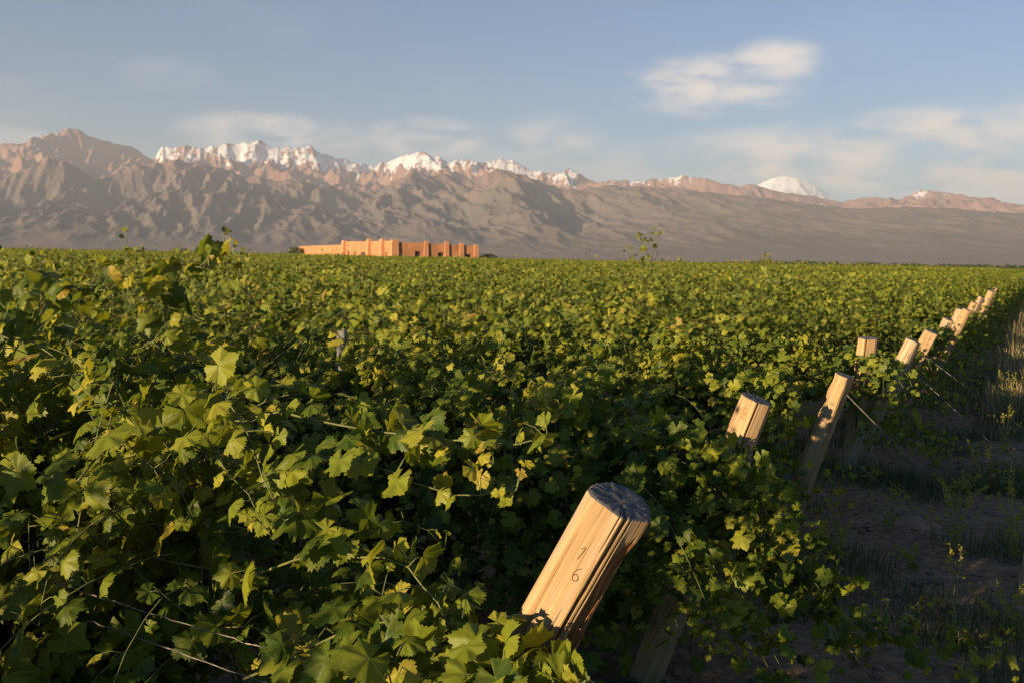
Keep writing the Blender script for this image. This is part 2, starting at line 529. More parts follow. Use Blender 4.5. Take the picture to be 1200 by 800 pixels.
    zz = t.m('ADD', sp.outputs[2], t.m('MULTIPLY', n1, 500))
    c = t.mix(t.m('MAXIMUM', t.smooth(dp, .15, .8), t.smooth(zz, 1050, 1750, 0, .6)), low, high)
    s = t.n('ShaderNodeAttribute', attribute_name='snow').outputs['Fac']
    n4 = t.noise(t.scaled(pos.outputs['Position'], (1, .25, .35)), .012, 5, .7)
    s = t.m('ADD', s, t.m('ADD', t.m('MULTIPLY', t.m('SUBTRACT', n2, .5), 3.4), t.m('MULTIPLY', t.m('SUBTRACT', n4, .5), 4.0)))
    c = t.mix(t.smooth(s, .25, .60), c, (0.80, 0.79, 0.80))
    t.put(p.inputs['Base Color'], c)
    p.inputs['Roughness'].default_value = 1
    p.inputs['Specular IOR Level'].default_value = .05
    set_bump(t, p, n2, .5, 40)
    tag(link_mesh('mountains', me, m), kind='structure')
    # white volcano standing behind the range
    az2 = np.arange(11.5, 21.5, .05); r2 = np.linspace(27500, 33500, 90)
    A, Rr = np.meshgrid(az2, r2, indexing='ij')
    x = Rr * np.sin(np.radians(A)); y = Rr * np.cos(np.radians(A))
    V_T = [(11.5, 2.6), (13.2, 3.95), (13.96, 4.40), (14.58, 4.72), (15.14, 4.98), (15.85, 5.08), (16.57, 4.98), (17.53, 4.54), (18.15, 4.1), (18.97, 3.57), (21.5, 2.3)]
    crest = np.tan(np.radians(tab(V_T, A))) * 30500
    d = np.abs(Rr - 30500)
    h = crest - .50 * d + (90 * ridged(x / 900, y / 1400, 4, 5) - 60) * np.clip(d / 900, 0, 1) + 20 * fbm(x / 200, y / 200, 3, 3)
    h = np.maximum(h, 0)
    i = np.arange(x.size).reshape(x.shape)
    q = np.stack([i[:-1, :-1], i[1:, :-1], i[1:, 1:], i[:-1, 1:]], -1).reshape(-1, 4)
    me = np_mesh('snowy_volcano', np.stack([x, y, h], -1).reshape(-1, 3), [q])
    m, t, p, o = mat('volcano_snow')
    pos = t.n('ShaderNodeNewGeometry').outputs['Position']
    c = t.mix(t.smooth(t.noise(pos, .004, 6, .65), .60, .72), (0.93, 0.93, 0.94), (0.3, 0.22, 0.2))
    t.put(p.inputs['Base Color'], c)
    p.inputs['Roughness'].default_value = .9
    set_bump(t, p, t.noise(pos, .006, 5), .6, 60)
    tag(link_mesh('snowy_volcano', me, m), kind='structure')


mountains()

# ------------------------------------------------------------------ grape leaves
LOBES = [0, 54, -54, 108, -108, 150, -150]
LLEN = [1.0, .93, .93, .82, .82, .66, .66]


def leaf_radius(deg):
    rr = 0
    for a, L in zip(LOBES, LLEN):
        d = abs((deg - a + 180) % 360 - 180)
        rr = max(rr, L * (1 - .29 * min(1, d / 27.0) ** 1.5))
    return rr


def leaf_template(kind, seed=0):
    rg = np.random.RandomState(seed)
    toothed = kind in ('hero', 'near')
    if kind == 'hero':
        ang = np.arange(-162, 163, 6.0)
    elif kind == 'near':
        ang = np.arange(-162, 163, 9.0)
    elif kind == 'mid':
        ang = np.array([-160, -132, -108, -81, -54, -27, -12, 0, 12, 27, 54, 81, 108, 132, 160.0])
    else:
        ang = np.array([-150, -100, -50, 0, 50, 100, 150.0])
    n = len(ang)
    rad = np.array([leaf_radius(a) for a in ang])
    if toothed:
        rad = rad * (1 + (.055 if kind == 'hero' else .05) * np.where(np.arange(n) % 2 == 0, 1, -1)) * rg.uniform(.94, 1.06, n)
    elif kind == 'far':
        rad = rad * np.array([.9, .75, 1, 1, 1, .75, .9])
    th = np.radians(ang)
    fold = rg.uniform(-.15, .45); curl = rg.uniform(.0, .55); wav = rg.uniform(.04, .15); ph = rg.uniform(0, 6.3)
    def zz(r_, t_):
        y_ = r_ * np.sin(t_)
        return fold * np.abs(y_) - curl * r_ ** 2 + wav * r_ * np.sin(3 * t_ + ph) + .05 * r_ * np.cos(7 * t_)
    V = [[0, 0, 0]]
    vein = [1.0]
    spoke = np.array([any(abs(a - l) < 3 for l in LOBES[:5]) for a in ang]).astype(float)
    polys = []
    if toothed:
        for f, vf in ((.45, 1), (1.0, 1)):
            for a, r_, s_ in zip(th, rad, spoke):
                rr = r_ * f
                V.append([rr * math.cos(a), rr * math.sin(a), zz(rr, a) - .035 * (1 - s_) * math.cos(0) * f]); vein.append(s_)
        i = np.arange(1, n)
        polys.append(np.stack([np.zeros(n - 1, int), i, i + 1], -1))
        polys.append(np.stack([i, i + n, i + n + 1, i + 1], -1))
    else:
        for a, r_, s_ in zip(th, rad, spoke):
            V.append([r_ * math.cos(a), r_ * math.sin(a), zz(r_, a)]); vein.append(s_)
        i = np.arange(1, n)
        polys.append(np.stack([np.zeros(n - 1, int), i, i + 1], -1))
    return np.array(V), polys, np.array(vein) * (0 if kind == 'far' else 1)


TPL = {'hero': [leaf_template('hero', s) for s in range(14)], 'near': [leaf_template('near', s + 20) for s in range(6)], 'mid': [leaf_template('mid', s) for s in range(5)], 'far': [leaf_template('far', s) for s in range(4)]}


def put_leaves(acc, kind, pos, tipd, nor, size, tint, rng):
    a = nrm(tipd); n = nrm(nor - np.sum(nor * a, -1, keepdims=True) * a); b = np.cross(n, a)
    which = rng.randint(0, len(TPL[kind]), len(pos))
    for k, (T, polys, vein) in enumerate(TPL[kind]):
        s = np.where(which == k)[0]
        if not len(s):
            continue
        W = size[s, None, None] * (T[None, :, 0:1] * a[s, None, :] + T[None, :, 1:2] * b[s, None, :] + T[None, :, 2:3] * n[s, None, :]) + pos[s, None, :]
        nv = len(T)
        off = (np.arange(len(s)) * nv)[:, None, None]
        acc.add(W.reshape(-1, 3), [(p[None] + off).reshape(-1, p.shape[1]) for p in polys], tint=np.repeat(tint[s], nv), vein=np.tile(vein, len(s)))


ROT = math.atan2(U[1], U[0])
SL = np.array([sun_dir[0] * U[0] + sun_dir[1] * U[1], -(sun_dir[0] * NN[0] + sun_dir[1] * NN[1]), sun_dir[2]])   # sun in row coordinates


def grow(rng, n, t0, t1, H, K=14, skirt=.35, z0=1.0, wid=1.0, tall=0.0):
    """shoot polylines in row coordinates (x along the row from its end, y across, z up)"""
    t = rng.uniform(t0, t1, n)
    t = t + .17 * np.sin(2 * math.pi * t / 1.35 + rng.uniform(0, 6)) + .25 * perlin(t * .45, t * 0 + rng.uniform(0, 50), 3)
    t = np.maximum(t, t0)
    P = np.stack([t, rng.normal(0, .13, n) * wid, z0 + rng.uniform(-.25, .15, n)], -1)
    Ht = H(t)
    sk = rng.rand(n) < skirt
    sgn = np.where(rng.rand(n) < .5, -1, 1)
    D = np.stack([rng.normal(0, .45, n), rng.normal(0, .42, n) * wid, np.ones(n)], -1)
    Ds = np.stack([rng.normal(0, .5, n), sgn * rng.uniform(.4, 1.0, n) * wid, rng.uniform(.0, .7, n)], -1)
    D = nrm(np.where(sk[:, None], Ds, D))
    L = np.clip(Ht - z0, .2, 2) * rng.uniform(1.15, 1.8, n)
    L = np.where(sk, rng.uniform(.6, 1.2, n), L)
    g = np.where(sk, rng.uniform(.9, 1.8, n), rng.uniform(.5, 1.3, n) + .0)
    if tall:
        up = rng.rand(n) < tall
        L = np.where(up, (Ht - z0) + rng.uniform(.05, .35, n), L); g = np.where(up, .1, g)
    out = [P]
    for k in range(1, K):
        st = (L / (K - 1))[:, None]
        bend = (g * (k / K) ** 1.2 * 2.0 / K * 2.2)[:, None]
        D = nrm(D + np.array([0, 0, -1.0]) * bend + rng.normal(0, .07, (n, 3)))
        P = P + D * st
        P[:, 2] = np.where((P[:, 2] > Ht + .10) & (g > .2), Ht + .10 + (P[:, 2] - Ht - .10) * .3, P[:, 2])
        P[:, 2] = np.maximum(P[:, 2], .10)
        out.append(P)
    return np.stack(out, 1)


def leaf_on(acc, kind, N, rng, size=.064, keep=1.0, start=2, ytint=0.0, petiole=None, face=0.35):
    n, K, _ = N.shape
    T = nrm(np.gradient(N, axis=1))
    k = np.arange(start, K)
    pos = N[:, k].reshape(-1, 3); tg = T[:, k].reshape(-1, 3)
    fr = np.tile(k / (K - 1), n)
    side = np.tile(np.where(k % 2 == 0, 1.0, -1.0), n)
    m = rng.rand(len(pos)) < keep
    pos, tg, fr, side = pos[m], tg[m], fr[m], side[m]
    c = len(pos)
    ysg = np.sign(pos[:, 1] + rng.normal(0, .18, c))[:, None]
    lat = nrm(np.cross(tg, np.array([0, 0, 1.0])) + 1e-3) * side[:, None]
    out = np.zeros((c, 3)); out[:, 1] = ysg[:, 0]
    tip = nrm(lat * .8 + out * .35 + np.array([0, 0, -.45]) + rng.normal(0, .42, (c, 3)))
    nor = nrm(np.array([0, 0, .75]) + out * .55 + SL * face + rng.normal(0, .42, (c, 3)))
    pd = nrm(lat + np.array([0, 0, .35]) + out * .3 + rng.normal(0, .3, (c, 3)))
    pl = rng.uniform(.03, .09, c)[:, None] * (size / .064)
    base = pos + pd * pl
    sz = size * (1.0 - .62 * fr ** 2.2) * rng.uniform(.5, 1.22, c)
    tint = np.clip(rng.beta(2.2, 3.0, c) * .78 + .22 * fr ** 2 + ytint + .22 * perlin(pos[:, 0] * 1.7, pos[:, 1] * 1.5 + pos[:, 2] * 2.0, 71) + (rng.rand(c) < .06) * .25, 0, .93 + .07 * (rng.rand(c) < .012))
    put_leaves(acc, kind, base, tip, nor, sz, tint, rng)
    if petiole is not None:
        mid = (pos + base) / 2 + np.array([0, 0, .008])
        tubes(petiole, np.stack([pos, mid, base], 1), .0016, .0011, 3)


def tendrils(acc, N, rng, count):
    n, K, _ = N.shape
    a = rng.randint(0, n, count); k = rng.randint(K // 2, K, count)
    P = N[a, k]
    Q = 14
    th0 = rng.uniform(0, 6.28, count); L = rng.uniform(.06, .17, count)
    D = nrm(np.stack([np.cos(th0), np.sin(th0), rng.uniform(-.6, .5, count)], -1))
    ax = nrm(rng.normal(0, 1, (count, 3)))
    out = [P]
    for j in range(1, Q):
        curl = (.03 + .65 * (j / Q) ** 3) * 1.0
        D = nrm(D + np.cross(ax, D) * curl + np.array([0, 0, -.09]))
        P = P + D * (L / Q)[:, None] * (1.0 if j < Q * .6 else .8)
        out.append(P)
    tubes(acc, np.stack(out, 1), .0016, .0007, 3)


def trunk_mesh(rng, h=1.05):
    K = 16
    z = np.linspace(-.05, h, K)
    wob = np.cumsum(rng.normal(0, .012, (K, 2)), 0)
    th = np.arange(10) * 2 * math.pi / 10
    V = []
    for i in range(K):
        r = (.045 - .012 * i / K + .02 * math.exp(-i * .8)) * (1 + .18 * np.sin(3 * th + i * .5) + rng.normal(0, .06, 10))
        V.append(np.stack([wob[i, 0] + r * np.cos(th), wob[i, 1] + r * np.sin(th), np.full(10, z[i])], -1))
    a = Acc()
    V = np.stack(V)
    idx = np.arange(K * 10).reshape(K, 10)
    q = np.stack([idx[:-1], np.roll(idx[:-1], -1, 1), np.roll(idx[1:], -1, 1), idx[1:]], -1).reshape(-1, 4)
    a.add(V.reshape(-1, 3), [q, idx[-1:].copy(), idx[:1, ::-1].copy()])
    arms = []
    for s in (-1, 1):
        t = np.linspace(0, 1, 8)
        arms.append(np.stack([wob[-1, 0] + s * .7 * t, wob[-1, 1] + .02 * np.sin(6 * t), h - .03 + .04 * np.sin(3 * t)], -1))
    tubes(a, np.array(arms), .024, .012, 6)
    return a.mesh('trunk')


def end_sprawl(rng, n, reach=1.0, off=0.0):
    """shoots that hang over the headland past the end post"""
    out = []
    for _ in range(n):
        y0 = rng.uniform(-.45, .45); y1 = y0 + rng.uniform(-.25, .25); g = rng.uniform(.3, 1.0) * reach; z = rng.uniform(.6, 1.0)
        out.append(curve_pts([(.7 + off, y0 * .5, z - .1), (.25 + off, y0, z + .06), (-.35 * g + off, (y0 + y1) / 2, z - .03 - .1 * g), (-.9 * g + off, y1, z * .55), (-1.15 * g + off, y1, z * .38)], 13))
    return np.array(out) + rng.normal(0, .012, (n, 13, 3))


GROUP = 'vine rows of the vineyard'


def row_root(Nd, label, name='vine_row', group=GROUP, t=T_END):
    r = empty(name, (U[0] * t + NN[0] * Nd, U[1] * t + NN[1] * Nd, 0), ROT)
    return tag(r, label, 'vine row', group)


ROWN = [2.0] + [4.27 + 2.64 * i for i in range(200)]     # distance of each row from the viewpoint, measured across the rows


def canopy_profile(seed, base=1.62, var=.16):
    rg = np.random.RandomState(seed); o = rg.uniform(0, 100)
    return lambda t: base + var * perlin(t * .55 + o, t * 0 + .37, seed) + .75 * var * perlin(t * 1.6 + o, t * 0 + .77, seed + 1)


def near_row(idx, label, length, dens, H, kind, seed, size, skirt=.38, tend=150, start=0.0, tall=.03, K=15):
    rng = np.random.RandomState(seed)
    root = row_root(ROWN[idx], label)
    N = grow(rng, int(length * dens), start, length, H, K=K, skirt=skirt, tall=tall)
    leaf = Acc(); cane = Acc()
    leaf_on(leaf, kind, N, rng, size=size, petiole=cane if idx <= 1 else None, face=.75, ytint=.09)
    # inner leaves close to the cordon make the row opaque
    N2 = grow(rng, int(length * dens * .35), start + .15, length, lambda t: H(t) * .93, K=8, skirt=.6, wid=.6, z0=.85)
    leaf_on(leaf, 'mid', N2, rng, size=size * 1.1, start=1)
    tubes(cane, N, .0034, .0013, 4)
    return root, leaf, cane, N, rng


def finish_row(root, leaf, cane, N, rng, tend, trunks):
    link_mesh('foliage', leaf.mesh('foliage'), M_leaf, root)
    link_mesh('canes', cane.mesh('canes'), M_cane, root)
    if tend:
        for _ in range(tend):
            tn = Acc(); tendrils(tn, N, rng, 1)
            link_mesh('tendril', tn.mesh('tendril'), M_tendril, root)
    for k in range(trunks):
        tr = link_mesh('trunk', trunk_mesh(rng), M_bark, root)
        tr.location = (1.35 + 1.4 * k, rng.uniform(-.05, .05), 0)


def to_local(P, Nd):
    P = np.asarray(P, dtype=float)
    d = P[..., :2] - (U * T_END + NN * Nd)
    return np.stack([d @ U, -(d @ NN), P[..., 2]], -1)


def curve_pts(ctrl, K):
    ctrl = np.asarray(ctrl, float)
    t = np.linspace(0, len(ctrl) - 1, K)
    i = np.clip(t.astype(int), 0, len(ctrl) - 2); f = (t - i)[:, None]
    g = lambda j: ctrl[np.clip(j, 0, len(ctrl) - 1)]
    p0, p1, p2, p3 = g(i - 1), g(i), g(i + 1), g(i + 2)
    return .5 * (2 * p1 + (p2 - p0) * f + (2 * p0 - 5 * p1 + 4 * p2 - p3) * f ** 2 + (3 * p1 - p0 - 3 * p2 + p3) * f ** 3)


# --- first row: in local row coordinates x runs from the end post into the row
def H1(t):
    return np.interp(t, [-.6, -.2, .1, .45, .9, 1.5, 4], [1.0, 1.12, 1.22, 1.45, 1.62, 1.82, 1.85]) + .05 * perlin(t * 2.3, t * 0 + .3, 5)


root, leaf, cane, N, rng = near_row(0, 'nearest vine row with big lobed leaves, sprawling round the leaning post numbered 16', 5.2, 96, H1, 'hero', 11, .074, skirt=.48, start=.35, tall=.0)
# sparse low growth round the foot of the end post
Nf = grow(rng, 34, -.25, .45, lambda t: H1(t) - .05, K=12, skirt=.7, z0=.72)
leaf_on(leaf, 'hero', Nf, rng, size=.058, petiole=cane)
tubes(cane, Nf, .004, .0015, 4)
low = grow(rng, 230, .55, 5, lambda t: H1(t) * .8, K=12, skirt=1.0, z0=.75)
leaf_on(leaf, 'hero', low, rng, size=.068, start=0)
low2 = grow(rng, 170, .5, 5, lambda t: H1(t) * .7, K=10, skirt=1.0, z0=.5, wid=.7)
leaf_on(leaf, 'mid', low2, rng, size=.075, start=0)
hero = [  # long shoots that arch out of the first row, world coordinates
    [(-.95, 2.95, 1.45), (-.62, 2.62, 1.56), (-.30, 2.40, 1.56), (-.05, 2.28, 1.575), (.10, 2.22, 1.60)],
    [(-.90, 2.80, 1.30), (-.52, 2.45, 1.46), (-.28, 2.30, 1.47), (-.12, 2.20, 1.43), (.02, 2.16, 1.46)],
    [(-.80, 2.60, 1.05), (-.48, 2.30, 1.24), (-.25, 2.16, 1.30), (-.14, 2.10, 1.20), (-.08, 2.05, 1.06)],
    [(-.70, 2.45, .85), (-.40, 2.22, 1.10), (-.18, 2.10, 1.15), (.0, 2.02, 1.12), (.10, 1.98, 1.00)],
    [(-2.0, 3.0, 1.55), (-1.75, 2.75, 1.70), (-1.5, 2.62, 1.74), (-1.25, 2.55, 1.68), (-1.05, 2.5, 1.52)],
    [(-1.3, 2.7, 1.3), (-1.05, 2.5, 1.5), (-.85, 2.4, 1.53), (-.7, 2.35, 1.45), (-.55, 2.3, 1.30)],
    [(-1.0, 3.0, 1.4), (-.85, 2.7, 1.62), (-.75, 2.5, 1.66), (-.62, 2.35, 1.56), (-.5, 2.25, 1.40)],
    [(-1.7, 3.2, 1.6), (-1.5, 3.0, 1.85), (-1.33, 2.85, 1.86), (-1.2, 2.75, 1.86)],
    [(-1.3, 3.2, 1.55), (-1.15, 3.0, 1.78), (-1.05, 2.9, 1.90), (-.95, 2.8, 1.93)],
    [(-.5, 2.5, .9), (-.2, 2.3, 1.0), (.0, 2.15, 1.02), (.12, 2.05, .95), (.2, 1.95, .85)],
    [(-.3, 2.4, .8), (-.1, 2.2, .95), (.05, 2.08, 1.0), (.14, 2.0, .97)],
    [(-.35, 2.3, .85), (-.12, 2.1, 1.0), (.0, 2.0, 1.03), (.08, 1.92, .98), (.13, 1.88, .9)],
    [(-.35, 2.2, .8), (-.1, 2.0, .95), (.06, 1.92, .95), (.15, 1.87, .88)],
    [(-.2, 2.2, .78), (.0, 2.0, .90), (.14, 1.92, .90), (.22, 1.88, .84)],
    [(-.55, 2.3, .95), (-.38, 2.1, 1.10), (-.22, 2.0, 1.12), (-.10, 1.95, 1.06)],
    [(-.23, 2.15, 1.10), (-.10, 2.0, 1.12), (.02, 1.92, 1.10), (.08, 1.86, 1.06), (.12, 1.82, 1.0)],
    [(-.062, 2.0, 1.08), (.031, 1.9, 1.10), (.117, 1.84, 1.10), (.187, 1.84, 1.08)],
    [(-.8, 2.7, 1.25), (-.55, 2.45, 1.35), (-.4, 2.3, 1.32), (-.3, 2.2, 1.2)],
    [(-.7, 2.6, 1.3), (-.45, 2.45, 1.5), (-.2, 2.35, 1.55), (.0, 2.3, 1.5)],
]
HN = np.stack([to_local(curve_pts(h, 14), ROWN[0]) for h in hero])
HN = HN + np.cumsum(rng.normal(0, .008, HN.shape), 1)
leaf_on(leaf, 'hero', HN, rng, size=.078, start=1, ytint=.16, petiole=cane, face=.9)
leaf_on(leaf, 'hero', HN, rng, size=.064, start=1, ytint=.14, petiole=cane, face=.9)
tubes(cane, HN, .0036, .0014, 5)
finish_row(root, leaf, cane, np.concatenate([curve_pts(n, 15)[None] for n in HN] * 6 + [N[:, :15]]), rng, 75, 3)

# --- second and third rows
H2 = lambda t: np.interp(t, [-.2, .3, 1.2, 30], [1.25, 1.42, 1.60, 2.2]) + .13 * perlin(t * .8, t * 0 + .3, 15)
root, leaf, cane, N, rng = near_row(1, 'second vine row, ending at the leaning split post with a knot near its top', 9.0, 84, H2, 'near', 21, .064, skirt=.5, tall=.012, start=-.05)
sprawl = [
    [(.55, 4.7, .95), (.95, 4.25, 1.02), (1.15, 4.05, .82), (1.35, 3.95, .55), (1.5, 3.85, .38)],
    [(.55, 4.7, .85), (.9, 4.3, .90), (1.2, 4.05, .66), (1.55, 3.95, .42), (1.85, 3.9, .36), (2.05, 3.88, .38)],
    [(.6, 4.6, .9), (.85, 4.1, .95), (1.0, 3.8, .72), (1.15, 3.6, .45), (1.3, 3.5, .32)],
    [(.5, 4.6, 1.05), (.75, 4.2, 1.16), (.95, 3.95, 1.05), (1.1, 3.8, .85)],
    [(.45, 4.7, 1.05), (.8, 4.35, 1.10), (1.0, 4.1, 1.00), (1.25, 4.0, .72)],
    [(.5, 4.6, .7), (.9, 4.2, .75), (1.3, 4.1, .50), (1.6, 4.0, .30)],
    [(.3, 4.6, .9), (.6, 4.1, 1.0), (.75, 3.8, .8), (.85, 3.6, .55)],
    [(.2, 4.7, .9), (.45, 4.2, .95), (.6, 3.9, .75), (.7, 3.7, .5)],
]
SN = np.stack([to_local(curve_pts(h, 12), ROWN[1]) for h in sprawl])
SN = np.concatenate([SN + rng.normal(0, .08, (len(SN), 1, 3)) for _ in range(8)])
SN[..., 2] = np.maximum(SN[..., 2], .06)
leaf_on(leaf, 'near', SN, rng, size=.062, start=1, face=.5)
leaf_on(leaf, 'near', SN, rng, size=.060, start=2, face=.5)
tubes(cane, SN[::5], .003, .0012, 4)
low = grow(rng, 330, .2, 9, lambda t: H2(t) * .8, K=10, skirt=1.0, z0=.72)
leaf_on(leaf, 'mid', low, rng, size=.07, start=0)
low = grow(rng, 300, -.25, 4.5, lambda t: H2(t) * .55, K=9, skirt=1.0, z0=.42)
leaf_on(leaf, 'mid', low, rng, size=.072, start=0)
finish_row(root, leaf, cane, N, rng, 25, 4)

H3 = lambda t: np.interp(t, [-.2, .5, 1.4, 30], [1.0, 1.25, 1.56, 2.3]) + .13 * perlin(t * .8, t * 0 + 7.3, 25)
root, leaf, cane, N, rng = near_row(2, 'third vine row, ending at the slender bare post with a notched side', 15, 72, H3, 'near', 31, .066, skirt=.5, start=-.15)
ES = end_sprawl(rng, 34, .75, .15)
leaf_on(leaf, 'near', ES, rng, size=.06, start=0, face=.5)
tubes(cane, ES[::4], .003, .0012, 4)
finish_row(root, leaf, cane, N, rng, 0, 4)


# --- rows further back share a few canopies
def canopy(seed, length, dens, kind, size, K, skirt, tall, base=1.64, canes=True, inner=.3):
    rng = np.random.RandomState(seed)
    H0 = canopy_profile(seed, base, .32)
    H = lambda t: H0(t) - .5 * np.clip(1 - t / 1.4, 0, 1)
    N = grow(rng, int(length * dens), 0, length, H, K=K, skirt=skirt, tall=tall)
    a = Acc()
    leaf_on(a, kind, N, rng, size=size, start=1, face=.7, ytint=.05)
    ES = end_sprawl(rng, 46, .9, .3)
    leaf_on(a, kind, ES, rng, size=size * .95, start=0, face=.5)
    if inner:
        N2 = grow(rng, int(length * dens * inner), .1, length, lambda t: H(t) * .92, K=6, skirt=.6, wid=.6, z0=.85)
        leaf_on(a, kind, N2, rng, size=size * 1.25, start=1)
    me = a.mesh('foliage'); me.materials.append(M_leaf)
    if not canes:
        return me, None
    c = Acc(); tubes(c, N[::2], .005, .002, 3)
    ce = c.mesh('canes'); ce.materials.append(M_cane)
    return me, ce


ordinal = ['fourth', 'fifth', 'sixth', 'seventh', 'eighth', 'ninth', 'tenth']
mid = [canopy(100 + i, 38, 92, 'mid', .061, 12, .45, .08) for i in range(2)]
for k in range(3, 9):
    root = row_root(ROWN[k], t=T_END - .42, label='%s vine row from the camera, ending at the %s bare post of the receding line' % (ordinal[k - 3], ordinal[k - 3]))
    me, ce = mid[k % 2]
    off = -(k // 2 % 3) * 4.0 if k < 7 else 0.0
    for nm, d in (('foliage', me), ('canes', ce)):
        o = link_mesh(nm, d, None, root)
        if k % 3 == 1:
            o.scale = (1, -1, 1)
FARG = 'distant vine rows seen only as overlapping tops'
farm = [canopy(200 + i, 112, 66, 'far', .072, 9, .35, .0, canes=False, inner=.25)[0] for i in range(3)]
for k in range(9, 25):
    o = link_mesh('vine_row', farm[k % 3], None)
    o.location = (U[0] * (T_END - .4) + NN[0] * ROWN[k], U[1] * (T_END - .4) + NN[1] * ROWN[k], 0)
    o.rotation_euler = (0, 0, ROT)
    o.scale = (1, -1 if k % 2 else 1, 1)
    tag(o, 'green vine row in the middle of the field, its leafy top merging with its neighbours', 'vine row', FARG)
vfar = [canopy(300 + i, 420, 22, 'far', .125, 7, .2, .0, base=1.62, canes=False, inner=0)[0] for i in range(3)]
for k in range(25, 92):
    o = link_mesh('vine_row', vfar[k % 3], None)
    o.location = (U[0] * (T_END - .4) + NN[0] * ROWN[k], U[1] * (T_END - .4) + NN[1] * ROWN[k], 0)
    o.rotation_euler = (0, 0, ROT)
    o.scale = (1, -1 if k % 2 else 1, 1)
    tag(o, 'far vine row in the thin green band under the mountains', 'vine row', 'far vine rows in the thin green band')
# rows behind the viewpoint, whose shadows fall on the ones in front
for k, Nd in enumerate((-.98, -3.6, -6.2, -8.9)):
    o = link_mesh('vine_row', farm[k % 3] if k else mid[0][0], None)
    o.location = (U[0] * T_END + NN[0] * Nd, U[1] * T_END + NN[1] * Nd, 0)
    o.rotation_euler = (0, 0, ROT)
    if k == 0:
        o.scale = (1, 1, 1.05)
    tag(o, 'vine row behind the viewpoint that shades the near vines', 'vine row', 'vine rows behind the viewpoint')


# a few shoots rise above the far horizon line
def tall_shoot(x, y, z0, z1, n, seed):
    rng = np.random.RandomState(seed)
    Ns = []
    for i in range(n):
        b = np.array([x + rng.uniform(-.12, .12), y + rng.uniform(-.1, .1), z0])
        e = b + np.array([rng.uniform(-.08, .08), rng.uniform(-.08, .08), (z1 - z0) * rng.uniform(.75, 1.0)])
        Ns.append(curve_pts([b, (b + e) / 2 + rng.normal(0, .03, 3), e, e + np.array([rng.uniform(-.06, .06), 0, .02])], 14))
    return np.array(Ns)


